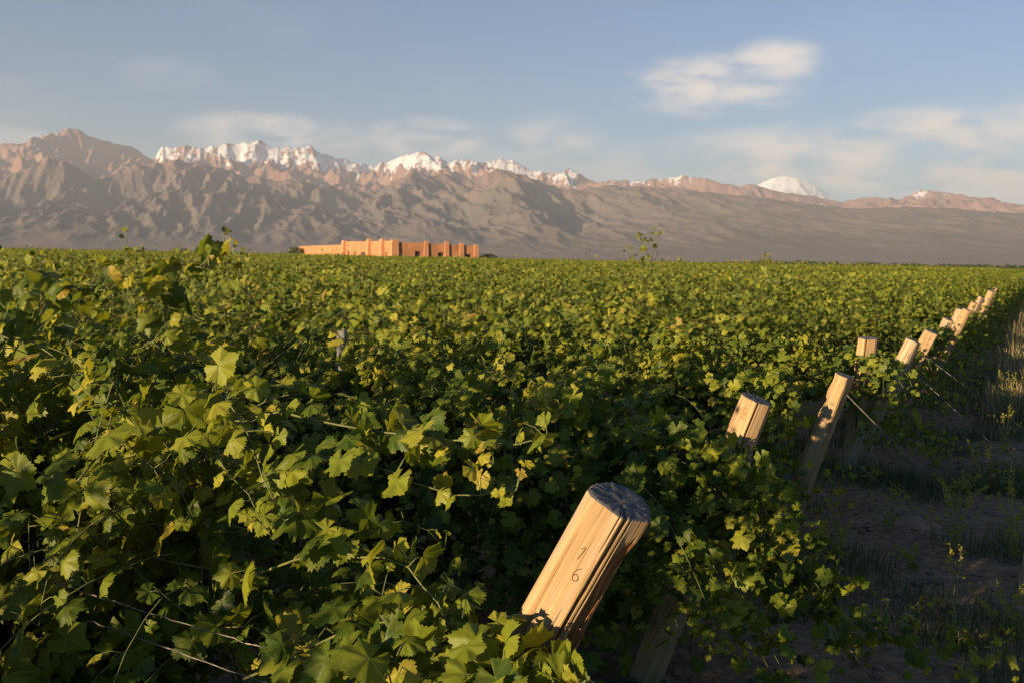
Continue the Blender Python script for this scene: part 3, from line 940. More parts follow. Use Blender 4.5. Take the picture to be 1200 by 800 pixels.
# ------------------------------------------------------------------ posts
def post(name, label, top, base, rad, mid=None, seed=0, material=M_wood, crack=None, notch=None, group='leaning end posts of the vine rows', ov=1.0, S=72, flats=(), torn=None):
    """round split-wood post: a lofted column with flats, grooves and a weathered end"""
    top = Vector(top); base = Vector((base[0], base[1], -.25))
    ax = (top - base); L = ax.length
    rg = np.random.RandomState(seed)
    root = empty(name, (base.x, base.y, 0))
    tag(root, label, 'post', group)
    q = ax.to_track_quat('Z', 'Y')
    K = 90
    z = np.linspace(0, L, K); th = np.arange(S) * 2 * math.pi / S
    Zg, Tg = np.meshgrid(z, th, indexing='ij')
    r = rad * (1 + .05 * np.cos(2 * Tg + 1) + .035 * np.cos(3 * Tg + 2 + seed) + .02 * np.sin(5 * Tg + seed))
    r = r * (1 + .05 * np.sin(Zg * 2.1 + seed) + .02 * np.sin(Zg * 7 + Tg * 2))
    r = r + rad * .035 * perlin(Tg * 5.5 + seed * 3, Zg * 1.3, seed) + rad * .02 * perlin(Tg * 14, Zg * 2.3, seed + 3)
    r = r * (1.0 + .10 * np.clip((L - Zg) / L, 0, 1) * .6)
    for (a, fr) in flats:
        cz = np.cos(Tg - a)
        r = np.where(cz > .05, np.minimum(r, fr * rad * (1 + .03 * np.sin(Zg * 4 + a) + .02 * perlin(Tg * 3, Zg * 5, seed)) / np.maximum(cz, .05)), r)
    if torn:
        a, wd, z0, z1 = torn
        d = (Tg - a + np.pi) % (2 * np.pi) - np.pi
        w_ = np.clip(1 - np.abs(d) / wd, 0, 1) ** .5 * np.clip((L - z0 - Zg) / .10, 0, 1) * np.clip((Zg - (L - z1)) / .15, 0, 1)
        r = r - rad * w_ * (.22 + .16 * perlin(Tg * 9, Zg * 2.0, 8) + .10 * perlin(Tg * 26, Zg * 5.0, 9) + .14 * np.sin(Zg * 11 + 1))
    for (a, dep, wd, z0, z1) in (crack or []):
        d = np.abs((Tg - a - .05 * np.sin(Zg * 5 + a) + np.pi) % (2 * np.pi) - np.pi)
        on = np.clip((Zg - (L - z1)) / .05, 0, 1) * np.clip(((L - z0) - Zg) / .02 + 1, 0, 1)
        r = r - rad * dep * np.clip(1 - d / wd, 0, 1) ** .6 * on
    for (a, dep, wd, zc, zw) in (notch or []):
        d = np.abs((Tg - a + np.pi) % (2 * np.pi) - np.pi)
        r = r - rad * dep * np.exp(-(d / wd) ** 2) * np.exp(-((Zg - (L - zc)) / zw) ** 2)
    x = r * np.cos(Tg) * ov; y = r * np.sin(Tg)
    zz = Zg + 0
    # the sawn end is slightly skew
    zz[-1] += .10 * x[-1]
    V = np.stack([x, y, zz], -1)
    lv = [V.reshape(-1, 3)]
    idx = np.arange(K * S).reshape(K, S)
    qd = np.stack([idx[:-1], np.roll(idx[:-1], -1, 1), np.roll(idx[1:], -1, 1), idx[1:]], -1).reshape(-1, 4)
    mi = None
    if torn:
        a, wd, z0, z1 = torn
        tc_ = np.tile((np.arange(S) + .5) * 2 * math.pi / S, K - 1); zc_ = np.repeat(z[:-1], S)
        d = np.abs((tc_ - a + .18 * np.sin(zc_ * 13) + np.pi) % (2 * np.pi) - np.pi)
        mi = np.concatenate([((d < wd * .78) & (zc_ < L - z0 - .03) & (zc_ > L - z1)).astype(int), [0]])
    me = np_mesh('shaft', lv[0], [qd, idx[:1, ::-1].copy()], midx=mi)
    sh = link_mesh('shaft', me, [material, M_wood_dark] if torn else material, root)
    rot = q.to_matrix().to_4x4()
    M = Matrix.Translation((0, 0, -.25)) @ rot
    sh.matrix_local = M
    # sawn end: rings of vertices with small relief
    rings = [1.0, .97, .8, .6, .4, .2, .05]
    E = []
    for i, f in enumerate(rings):
        g = .5 * rad * (1 - f)
        xe = x[-1] * f * (1 - .5 * (1 - f)) + g * f * np.cos(th); ye = y[-1] * f * (1 - .5 * (1 - f)) + g * f * np.sin(th)
        E.append(np.stack([xe, ye, zz[-1] * 0 + L + .10 * xe + (0 if i == 0 else .003 + .003 * perlin(xe * 60, ye * 60, seed))], -1))
    E = np.stack(E)
    idx = np.arange(len(rings) * S).reshape(len(rings), S)
    qd = np.stack([idx[:-1], np.roll(idx[:-1], -1, 1), np.roll(idx[1:], -1, 1), idx[1:]], -1).reshape(-1, 4)
    E = E - np.array([0, 0, L])
    ee = link_mesh('sawn_end', np_mesh('sawn_end', E.reshape(-1, 3), [qd, idx[-1:].copy()]), M_end, root)
    ee.matrix_local = M @ Matrix.Translation((0, 0, L))
    return root, M, L, q


def local_angle(q, world):
    v = q.inverted() @ Vector(world)
    return math.atan2(v.y, v.x)


def post_q(top, base):
    return (Vector(top) - Vector((base[0], base[1], -.25))).to_track_quat('Z', 'Y')


# post 1, numbered 16
t1, b1 = (.262, 2.16, 1.437), (-.52, 2.50)
q1 = post_q(t1, b1)
fa = local_angle(q1, (.0, -1, .1))         # side that faces the viewer
ra = local_angle(q1, (1, -.5, 0))
root1, M1, L1, _ = post('vineyard_post', 'thick leaning split log post with 16 marked on it, in the foreground', t1, b1, .076, seed=4, S=260, flats=((fa - .45, .90), (fa + .55, .92)), torn=(fa + 1.15, .62, .05, .75),
                        crack=[(fa + .22, .50, .062, 0, 1.1), (fa + .42, .14, .03, 0, .5), (fa + .02, .13, .03, 0, .12), (fa - .9, .12, .035, .1, .9), (fa - .1, .10, .03, .3, .8)],
                        material=M_wood)


def on_post(M, L, a, down, rad, r_extra=.002):
    return M @ Vector(((rad + r_extra) * math.cos(a), (rad + r_extra) * math.sin(a), L - down))


def surface_strokes(obj_shaft, M, L, strokes, a0, d0, rad):
    """strokes in (sideways, along) metres laid on the shaft surface"""
    bm_pts = []
    acc = Acc()
    dg = bpy.context.evaluated_depsgraph_get()
    for st in strokes:
        pts = curve_pts(st, 18)
        P = []
        for u_, v_ in pts:
            a = a0 + u_ / rad
            o_ = Vector((math.cos(a) * rad * 2, math.sin(a) * rad * 2, L - d0 + v_))
            hit, loc, n_, fi = obj_shaft.ray_cast(o_, Vector((-math.cos(a), -math.sin(a), 0)))
            P.append(tuple(loc + Vector((math.cos(a), math.sin(a), 0)) * .0006 if hit else Vector((math.cos(a) * rad, math.sin(a) * rad, L - d0 + v_))))
        tubes(acc, np.array([P]), .0014, .0014, 6)
    return acc.mesh('numeral')


shaft1 = [c for c in root1.children if c.name.startswith('shaft')][0]
bpy.context.view_layer.update()
sx = 1.0
num = surface_strokes(shaft1, M1, L1, [
    [(-.008, .010), (-.003, .013), (.004, .020), (.004, .019)], [(.004, .020), (.002, .004), (-.001, -.010), (-.002, -.016)]], fa - .50, .135, .078)
o = link_mesh('numeral', num, M_ink, root1); o.matrix_local = M1
num = surface_strokes(shaft1, M1, L1, [
    [(.004, .020), (-.005, .012), (-.009, .0), (-.007, -.012), (.001, -.016), (.008, -.010), (.007, -.002), (.000, .002), (-.006, -.003), (-.008, -.008)]], fa - .28, .185, .078)
o = link_mesh('numeral', num, M_ink, root1); o.matrix_local = M1
# torn strip on the right side of the first post
rg = np.random.RandomState(5)
acc = Acc()
for i in range(26):
    a = fa + rg.uniform(.95, 1.5); d0 = rg.uniform(.16, .5); ln = rg.uniform(.05, .22)
    rr = .062 + rg.uniform(-.004, .008)
    P = [(rr * math.cos(a), rr * math.sin(a), L1 - d0 - ln), (rr * 1.03 * math.cos(a), rr * 1.03 * math.sin(a), L1 - d0 - ln * .5), ((rr + rg.uniform(0, .010)) * math.cos(a + .05), (rr + .004) * math.sin(a + .05), L1 - d0)]
    tubes(acc, np.array([P]), .003, .0007, 4)
o = link_mesh('splinters', acc.mesh('splinters'), M_wood_dark, root1); o.matrix_local = M1

D2 = lambda t, b: local_angle(post_q(t, b), (-.2, -1, .1))
t2, b2 = (1.137, 4.3, 1.374), (.60, 4.42)
f2 = D2(t2, b2)
post('vineyard_post', 'leaning split post with a knot and a long crack, second in the line', t2, b2, .076, seed=7, S=140, flats=((f2 - .5, .80), (f2 + .5, .80)),
     crack=[(f2 + .15, .35, .06, 0, 1.0)], notch=[(f2 - .5, .30, .16, .075, .022)], material=M_wood)
t3, b3 = (2.359, 6.6, 1.222), (1.93, 6.75)
f3 = D2(t3, b3)
post('vineyard_post', 'slender leaning bare post with a notch on its left side, third in line', t3, b3, .068, seed=12, S=120, flats=((f3 - .2, .86), (f3 + .9, .8)),
     crack=[(f3 + .3, .2, .03, .1, 1.1)], notch=[(f3 - 1.3, .35, .5, .22, .05), (f3 - 1.2, .3, .6, .05, .06)], material=M_wood)
t4, b4 = (3.814, 8.9, 1.30), (3.22, 9.10)
post('vineyard_post', 'leaning weathered post beside two shorter bare ones, fourth in line', t4, b4, .072, seed=15, flats=((D2(t4, b4) - .3, .75),), crack=[(D2(t4, b4), .2, .04, 0, .8)], material=M_wood_old)
post('vineyard_post', 'short post with a broken top leaning against the fourth post in line', (3.90, 9.12, 1.20), (3.45, 9.35), .060, seed=16, material=M_wood_old)
t5 = (5.018, 11.2, 1.225)
post('vineyard_post', 'pale blunt post top just right of the fourth post in the line', t5, (4.45, 11.5), .080, seed=18, flats=((D2(t5, (4.45, 11.5)), .75),), material=M_wood)
rest = [(6.282, 13.5, 1.253, .07), (6.47, 13.35, 1.40, .06), (7.543, 15.8, 1.303, .075), (8.898, 18.1, 1.33, .07), (10.169, 20.4, 1.37, .07), (11.55, 22.7, 1.44, .075), (12.75, 25.0, 1.40, .07), (14.05, 27.3, 1.42, .07)]
lab = ['sixth bare post in the receding line, half buried in leaves', 'small pale post top standing behind the sixth post in line', 'seventh bare post in the receding line of row ends', 'eighth post in line, a small pale stub above the leaves',
       'ninth post in line, a tiny pale stub above the leaves', 'tenth post in line near the right edge of the field', 'eleventh post in line near the right edge of the field', 'farthest bare post to be made out at the right edge']
for i, ((x, y, z, r), l) in enumerate(zip(rest, lab)):
    rg = random.Random(i)
    post('vineyard_post', l, (x, y, z), (x - .5 + rg.uniform(-.1, .1), y + .26, 0), r * 1.05, seed=30 + i, flats=((rg.uniform(-2.4, -.8), .72), (rg.uniform(-1.2, .6), .8)), material=M_wood if i % 2 else M_wood_old)
# stake inside the fourth row, split into two halves
f = D2((3.44, 9.05, 1.30), (3.30, 9.15))
post('vineyard_post', 'upright split post top poking out of the leaves left of the line of leaning posts', (3.44, 9.05, 1.30), (3.36, 9.15), .085, seed=50, S=140, flats=((f - .5, .8), (f + .6, .8)), crack=[(f, .75, .10, 0, .9)], material=M_wood, group='stakes inside the rows')
post('vineyard_stake', 'thin grey stake standing among the leaves in the left half of the field', (-.996, 5.48, 1.56), (-1.0, 5.5), .030, seed=51,
     material=plain('grey_stake', (0.17, 0.165, 0.16), .7, .3, 20), group='stakes inside the rows')


post('stump', 'short reddish weathered stump at the right edge of the picture', (3.24, 5.6, .36), (3.17, 5.62), .075, seed=60, material=M_wood_old, group=None)[0]['category'] = 'stump'


# ------------------------------------------------------------------ wires
def wire(name, label, pts, r=.0017, seed=0, barbs=(), group=None, sag=0.0):
    rg = np.random.RandomState(seed)
    p = np.array(pts, float)
    K = 60
    P = curve_pts(p, K) if len(p) > 2 else p[0] + (p[1] - p[0]) * np.linspace(0, 1, K)[:, None]
    P = P + rg.normal(0, .0012, P.shape)
    P[:, 2] -= sag * np.sin(np.linspace(0, math.pi, K))
    acc = Acc()
    t = np.linspace(0, 1, K)
    off = np.stack([np.cos(t * 190), np.sin(t * 190) * .3, np.sin(t * 190)], -1) * r * .8
    tubes(acc, np.array([P + off, P - off]), r * .75, r * .75, 5)
    o0 = P[0].copy()
    me = acc.mesh(name)
    root = empty(name, tuple(o0))
    o = link_mesh('strand', me, M_wire, root); o.location = tuple(-o0)
    for f in barbs:
        c = P[int(f * (K - 1))]; d = nrm(P[-1] - P[0])
        a2 = Acc()
        s = np.linspace(-1, 1, 22)
        e1 = nrm(np.cross(d, [0, 0, 1.0])); e2 = np.cross(d, e1)
        coil = c + d * s[:, None] * r * 7 + (e1 * np.cos(s * 14)[:, None] + e2 * np.sin(s * 14)[:, None]) * r * 2.4
        tubes(a2, coil[None], r * .9, r * .9, 5)
        tail = np.stack([coil[-1], coil[-1] + e1 * r * 9 + e2 * r * 4, coil[-1] + e1 * r * 14 - d * r * 5])
        tubes(a2, tail[None], r * .8, r * .5, 4)
        b = link_mesh('twist', a2.mesh('twist'), M_wire, root); b.location = tuple(-o0)
    tag(root, label, 'wire', group)
    return root


G = 'anchor wires of the end posts'
ODIR = -U
def guy(top, frac, base, out, label, seed, barbs=(.5,), r=.002):
    top = np.array(top); b = np.array([base[0], base[1], 0.0])
    s = b + (top - b) * frac
    e = np.array([top[0] + ODIR[0] * out, top[1] + ODIR[1] * out, -.02])
    wire('anchor_wire', label, [s, e], r, seed, barbs, G, sag=.01)


guy(t2, .72, b2, .75, 'twisted anchor wire running to the ground at the bottom right of the picture', 1, (.62, .78, .9), .0026)
guy(t3, .66, b3, 1.0, 'anchor wire from halfway down the slender third post into the weeds', 2, (.3,), .0026)
guy(t3, .93, b3, 1.25, 'anchor wire from the top of the slender third post', 3, (.25,), .003)
guy(t4, .85, b4, 1.2, 'anchor wire leaving the fourth post below its top', 4, (.4,), .003)
guy(t5, .80, (4.45, 11.5), 1.3, 'anchor wire of the fifth post crossing the shaded grass', 5, (.4,), .0035)
guy((6.282, 13.5, 1.253), .8, (5.8, 13.8), 1.3, 'faint anchor wire of the sixth post', 6, (), .0035)
TW = 'trellis wires of the first row'
wire('trellis_wire', 'upper bare trellis wire left of the numbered post, under the first row', [(-.06, 2.03, .985), (-.66, 2.30, 1.02), (-1.3, 2.62, 1.05)], .0017, 8, (), TW)
wire('trellis_wire', 'lower trellis wire with twisted joints at the bottom edge, left of the numbered post', [(-.12, 2.05, .90), (-.48, 2.22, .915), (-1.2, 2.6, .95)], .0017, 9, (.3, .45), TW)

# ------------------------------------------------------------------ adobe winery
def box(acc, x0, x1, y0, y1, z0, z1, **k):
    V = [(x, y, z) for x in (x0, x1) for y in (y0, y1) for z in (z0, z1)]
    F = np.array([[0, 1, 3, 2], [4, 6, 7, 5], [0, 4, 5, 1], [2, 3, 7, 6], [0, 2, 6, 4], [1, 5, 7, 3]])
    acc.add(V, [F], **k)


M_adobe = plain('adobe', (0.43, 0.185, 0.085), .95, .28, .45, .6, 3, .05)
M_adobe2 = plain('adobe_pilaster', (0.47, 0.21, 0.10), .95, .12, .8, .5, 4, .04)
M_dark = plain('dark_opening', (0.07, 0.04, 0.025), .6, .1)


def wall_with_holes(P0, dirv, segs, holes, thick, inward):
    """wall along dirv; segs = [(s0, s1, z0top, z1top)]; holes = [(s0, s1, zb, zt)]"""
    acc = Acc()
    P0 = np.array(P0); d = np.array(dirv); w_ = np.array(inward)
    def prism(s0, s1, zb0, zt0, zt1):
        V = []
        for s, zt in ((s0, zt0), (s1, zt1)):
            for off in (0, thick):
                for z in (zb0, zt):
                    p = P0 + d * s + w_ * off
                    V.append((p[0], p[1], z))
        F = np.array([[0, 1, 3, 2], [4, 6, 7, 5], [0, 4, 5, 1], [2, 3, 7, 6], [0, 2, 6, 4], [1, 5, 7, 3]])
        acc.add(V, [F])
    for s0, s1, a, b in segs:
        hs = sorted([h for h in holes if h[0] >= s0 and h[1] <= s1])
        cur = s0
        top = lambda s: a + (b - a) * (s - s0) / (s1 - s0)
        for h0, h1, zb, zt in hs:
            prism(cur, h0, -.3, top(cur), top(h0))
            prism(h0, h1, zt, top(h0), top(h1))
            if zb > 0:
                prism(h0, h1, -.3, zb, zb)
            cur = h1
        prism(cur, s1, -.3, top(cur), top(s1))
    return acc.mesh('wall', smooth=False)


def building():
    cx, cy = -29.0, 228.0
    root = empty('adobe_building', (cx, cy, 0))
    root.scale = (.93, .96, .96)
    tag(root, 'long orange adobe building with buttressed walls standing beyond the vines', 'building')
    dl = (math.sin(R(-25)), math.cos(R(-25))); dr = (math.sin(R(71)), math.cos(R(71)))
    # left wall
    def top_l(s): return 5.95 if s < 50 else 4.9
    holesL = [(6.2, 7.6, 1.2, 3.1), (25, 32, -.3, 3.0), (37.5, 39.5, 1.2, 3.2), (44.5, 46.8, 1.2, 3.4)]
    link_mesh('wall', wall_with_holes((0, 0), dl, [(0, 50, 5.9, 6.1), (50, 90, 5.2, 5.1), (90, 118, 5.1, 4.9)], holesL, .6, dr), M_adobe, root)
    holesR = [(5.6, 7.2, -.3, 3.4), (11.8, 13.4, -.3, 3.2), (19.4, 21.0, -.3, 2.9)]
    link_mesh('wall', wall_with_holes((0, 0), dr, [(0, 8.6, 5.6, 5.6), (8.6, 14.5, 5.45, 5.4), (14.5, 22.5, 5.3, 5.1)], holesR, .6, dl), M_adobe, root)
    # back walls and roof close the block
    pr = np.array(dr) * 22.5; pl = np.array(dl) * 50
    link_mesh('wall', wall_with_holes(tuple(pr), dl, [(0, 118, 5.2, 4.8)], [], .6, (-dr[0], -dr[1])), M_adobe, root)
    acc = Acc()
    a, b, c, d = (0.3, .3), (21.9, .3), (21.9, 117), (.3, 117)
    V = [(dr[0] * u + dl[0] * v, dr[1] * u + dl[1] * v, z) for z in (4.2, 4.5) for u, v in (a, b, c, d)]
    acc.add(V, [np.array([[0, 3, 2, 1], [4, 5, 6, 7], [0, 1, 5, 4], [1, 2, 6, 5], [2, 3, 7, 6], [3, 0, 4, 7]])])
    link_mesh('roof', acc.mesh('roof', False), M_adobe, root)
    # pilasters
    def pil(d_, n_, s, h, w_=1.5, dep=.8):
        acc = Acc()
        V = []
        for z, k in ((-.3, 1.15), (h * .9, .96), (h, .8)):
            for u, v in ((-.5, 0), (.5, 0), (.5, 1), (-.5, 1)):
                p = np.array(d_) * (s + u * w_ * k) + np.array(n_) * ((v * dep * k) - .3)
                V.append((p[0], p[1], z))
        F = []
        for l in (0, 4):
            F += [[l, l + 1, l + 5, l + 4], [l + 1, l + 2, l + 6, l + 5], [l + 2, l + 3, l + 7, l + 6], [l + 3, l, l + 4, l + 7]]
        F += [[0, 3, 2, 1], [8, 9, 10, 11]]
        acc.add(V, [np.array(F)])
        link_mesh('buttress', acc.mesh('buttress', False), M_adobe2, root)
    nl = (-dr[0], -dr[1]); nr = (-dl[0], -dl[1])
    for s, h in ((50, 6.5), (29.5 - 7, 6.55), (9.6, 6.5)):
        pil(dl, nl, s, h, 2.6, 1.1)
    for s, h in ((8.6, 6.1), (14.2, 6.15), (18.3, 5.7), (22.3, 5.4)):
        pil(dr, nr, s, h, 1.15, .58)
    # corner buttress
    acc = Acc()
    V = []
    for z, k in ((-.3, 1.1), (5.6, .98), (6.2, .85)):
        for u, v in ((-.6, -.35), (1.2, -.35), (1.2, 1.2), (-.6, 1.2)):
            p = np.array(dr) * u * k + np.array(dl) * v * k
            V.append((p[0], p[1], z))
    F = []
    for l in (0, 4):
        F += [[l, l + 1, l + 5, l + 4], [l + 1, l + 2, l + 6, l + 5], [l + 2, l + 3, l + 7, l + 6], [l + 3, l, l + 4, l + 7]]
    F += [[0, 3, 2, 1], [8, 9, 10, 11]]
    acc.add(V, [np.array(F)])
    link_mesh('buttress', acc.mesh('buttress', False), M_adobe2, root)
    # window and door leaves set back in their openings
    for (h, d_, n_) in [(x, dl, dr) for x in holesL] + [(x, dr, dl) for x in holesR]:
        s0, s1, zb, zt = h
        acc = Acc(); V = []
        for s in (s0 + .01, s1 - .01):
            for off in (.35, .42):
                for z in (max(zb, -.3) + .01, zt - .01):
                    p = np.array(d_) * s + np.array(n_) * off
                    V.append((p[0], p[1], z))
        acc.add(V, [np.array([[0, 1, 3, 2], [4, 6, 7, 5], [0, 4, 5, 1], [2, 3, 7, 6], [0, 2, 6, 4], [1, 5, 7, 3]])])
        link_mesh('door' if zb < 0 else 'window', acc.mesh('opening', False), M_dark, root)


building()


# ------------------------------------------------------------------ shrubs and trees by the building, tree line on the plain
def leafy_blob(n, rx, ry, rz, seed, size):
    rg = np.random.RandomState(seed)
    d = nrm(rg.normal(0, 1, (n, 3)))
    rr = rg.uniform(.35, 1, n) ** .5 * (1 + .35 * perlin(d[:, 0] * 2.3 + seed, d[:, 1] * 2.3 + d[:, 2], seed))
    P = d * rr[:, None] * np.array([rx, ry, rz])
    acc = Acc()
    put_leaves(acc, 'far', P, nrm(rg.normal(0, 1, (n, 3))), nrm(d + rg.normal(0, .5, (n, 3))), rg.uniform(.6, 1.3, n) * size, rg.beta(2, 4, n) * .6, rg)
    return acc


def far_tree(name, label, loc, h, w_, seed, group=None, material=M_leaf):
    root = empty(name, loc)
    tag(root, label, 'tree', group)
    acc = leafy_blob(700, w_, w_, h * .40, seed, .22 * h / 4)
    acc.V = [v + np.array([0, 0, h * .58], dtype=np.float32) for v in acc.V]
    link_mesh('crown', acc.mesh('crown'), material, root)
    a = Acc(); tubes(a, np.array([[(0, 0, -.2), (.05, 0, h * .3), (0, .06, h * .65)]]), .035 * h, .015 * h, 7)
    link_mesh('trunk', a.mesh('trunk'), M_bark, root)


M_dgreen = leaf_material('dark_foliage', .5)
far_tree('tree', 'small dark bushy tree at the right end of the adobe building', (-6.4, 238, 0), 3.2, 2.4, 1, None, M_dgreen)
far_tree('tree', 'small pale green tree at the left end of the adobe building', (-74.5, 323, 0), 4.6, 3.0, 2)
rg = np.random.RandomState(9)
P = []
azs = np.concatenate([rg.uniform(13, 34, 1200), rg.uniform(12, 14, 20)])
rs = rg.uniform(1500, 2600, len(azs))
hs = rg.uniform(3, 10, len(azs)) * (.4 + .9 * (perlin(azs * .9, azs * 0, 3) > -.1)) * np.where(azs > 14, 1, .5)
x = rs * np.sin(np.radians(azs)); y = rs * np.cos(np.radians(azs))
acc = Acc()
for i in range(len(azs)):
    b = leafy_blob(12, rg.uniform(8, 22), 8, hs[i] * .35, i, 2.6)
    acc.V += [v + np.array([x[i], y[i], hs[i] * .25], dtype=np.float32) for v in b.V]
    acc.P += [p + acc.n for p in b.P]
    for k, v in b.A.items():
        acc.A.setdefault(k, []).extend(v)
    acc.n += b.n
o = link_mesh('distant_scrub', acc.mesh('distant_scrub'), M_dgreen)
tag(o, 'dark line of scrub and trees far out on the plain', 'scrub', kind='stuff')


# ------------------------------------------------------------------ grass, clods and weeds on the headland
def blades(n, nq, hfun, seed, wd=.004, lean=.35, curve=.4):
    rg = np.random.RandomState(seed)
    nn, qq = nq(rg, n)
    x, y = hd(nn, qq)
    z = soil_height(x, y) - .01
    h = hfun(rg, nn, qq)
    a = rg.uniform(0, 6.28, n); fa_ = rg.uniform(0, 6.28, n)
    ld = np.stack([np.cos(a), np.sin(a), np.zeros(n)], -1) * (rg.uniform(0, 1, n) * lean)[:, None]
    wv = np.stack([np.cos(fa_), np.sin(fa_), np.zeros(n)], -1)
    V = []
    for f, wf in ((0, 1), (.5, .75), (.85, .4)):
        c = np.stack([x, y, z], -1) + ld * (f ** 1.6 * h)[:, None] + np.array([0, 0, 1.0]) * (h * f * (1 - curve * .3 * f))[:, None]
        V += [c - wv * (wd * wf * (.5 + h * 1.5))[:, None], c + wv * (wd * wf * (.5 + h * 1.5))[:, None]]
    V.append(np.stack([x, y, z], -1) + ld * h[:, None] * 1.15 + np.array([0, 0, 1.0]) * (h * (1 - curve * .3))[:, None])
    V = np.stack(V, 1)
    b = (np.arange(n) * 7)[:, None]
    q = np.concatenate([b + [[0, 1, 3, 2]], b + [[2, 3, 5, 4]]]); t = b + [[4, 5, 6]]
    tint = np.repeat(np.clip(rg.beta(2, 2.5, n) + .1, 0, 1), 7)
    return V.reshape(-1, 3), [q, t], tint


def clumpy(n0, n1, q0, q1, thr, freq, seed, power=1.0):
    def f(rg, n):
        N_, Q_ = [], []
        got = 0
        while got < n:
            a = n0 + (n1 - n0) * rg.rand(n * 3) ** power; b = rg.uniform(q0, q1, n * 3)
            v = fbm(a * freq, b * freq, 3, seed)
            k = rg.rand(n * 3) < np.clip((v - thr) * 5, 0, 1)
            N_.append(a[k]); Q_.append(b[k]); got += k.sum()
        return np.concatenate(N_)[:n], np.concatenate(Q_)[:n]
    return f


def grass_material():
    m, t, p, o = mat('grass_blades')
    at = t.n('ShaderNodeAttribute', attribute_name='tint').outputs['Fac']
    c = t.ramp(at, [(0, (0.035, 0.06, 0.015)), (.45, (0.075, 0.10, 0.025)), (.75, (0.19, 0.16, 0.06)), (1, (0.36, 0.27, 0.13))])
    t.put(p.inputs['Base Color'], c)
    p.inputs['Roughness'].default_value = .6
    tr = t.n('ShaderNodeBsdfTranslucent'); t.put(tr.inputs[0], c)
    mx = t.n('ShaderNodeMixShader'); mx.inputs[0].default_value = .3
    t.nt.links.new(p.outputs[0], mx.inputs[1]); t.nt.links.new(tr.outputs[0], mx.inputs[2]); t.nt.links.new(mx.outputs[0], o.inputs[0])
    return m


M_grass = grass_material()
acc = Acc()
V, P, ti = blades(26000, clumpy(2.2, 14, -.6, 4.5, .02, .8, 12), lambda rg, n, q: rg.uniform(.04, .20, len(n)), 1)
acc.add(V, P, tint=ti)
V, P, ti = blades(16000, clumpy(9, 60, .2, 3.4, -.1, .35, 13, 1.6), lambda rg, n, q: rg.uniform(.06, .26, len(n)), 2, wd=.008)
acc.add(V, P, tint=ti)
V, P, ti = blades(7000, clumpy(13, 70, 1.2, 3.2, -.15, .35, 14, 1.4), lambda rg, n, q: rg.uniform(.25, .6, len(n)) * np.clip(n / 14, .45, 1), 3, wd=.006)
acc.add(V, P, tint=np.clip(ti + .25, 0, 1))
V, P, ti = blades(12000, clumpy(8, 120, 6.5, 14, -.2, .2, 15, 1.5), lambda rg, n, q: rg.uniform(.2, .6, len(n)), 4, wd=.012)
acc.add(V, P, tint=np.clip(ti + .15, 0, 1))
V, P, ti = blades(6000, clumpy(13, 62, 1.15, 2.6, -.3, .35, 19, 1.3), lambda rg, n, q: rg.uniform(.5, 1.0, len(n)) * np.clip(n / 22, .6, 1), 6, wd=.006)
acc.add(V, P, tint=np.clip(ti + .3, 0, 1))
tag(link_mesh('grass', acc.mesh('grass'), M_grass), 'rough grass and dry stalks growing on the shaded soil beside the row ends', 'grass', kind='stuff')

# clods
rg = np.random.RandomState(77)
n = 2600
nn = 2.2 + 14 * rg.rand(n) ** 1.3; qq = rg.uniform(-.8, 4, n)
x, y = hd(nn, qq); z = soil_height(x, y)
ico = np.array([(0, 0, 1), (.9, 0, .3), (.28, .85, .35), (-.72, .52, .25), (-.7, -.5, .4), (.3, -.85, .3), (.7, .5, -.3), (-.3, .85, -.3), (-.9, 0, -.3), (-.3, -.85, -.3), (.7, -.5, -.3), (0, 0, -.9)])
fc = np.array([(0, 1, 2), (0, 2, 3), (0, 3, 4), (0, 4, 5), (0, 5, 1), (1, 6, 2), (2, 7, 3), (3, 8, 4), (4, 9, 5), (5, 10, 1), (6, 7, 2), (7, 8, 3), (8, 9, 4), (9, 10, 5), (10, 6, 1), (11, 7, 6), (11, 8, 7), (11, 9, 8), (11, 10, 9), (11, 6, 10)])
s = rg.uniform(.006, .035, n) * (rg.rand(n) ** .5 + .3)
V = ico[None] * s[:, None, None] * rg.uniform(.6, 1.3, (n, 12, 1)) * np.array([1, 1, .6]) + np.stack([x, y, z + s * .2], -1)[:, None]
F = (fc[None] + (np.arange(n) * 12)[:, None, None]).reshape(-1, 3)
M_clod = plain('clod', (0.20, 0.13, 0.085), 1, .35, 4, .6, 40, .01)
tag(link_mesh('soil_clods', np_mesh('soil_clods', V.reshape(-1, 3), [F], smooth=False), M_clod), 'loose brown clods of earth scattered over the headland', 'clods', kind='stuff')

M_weed = plain('weed_stem', (0.24, 0.22, 0.07), .7, .3, 20)


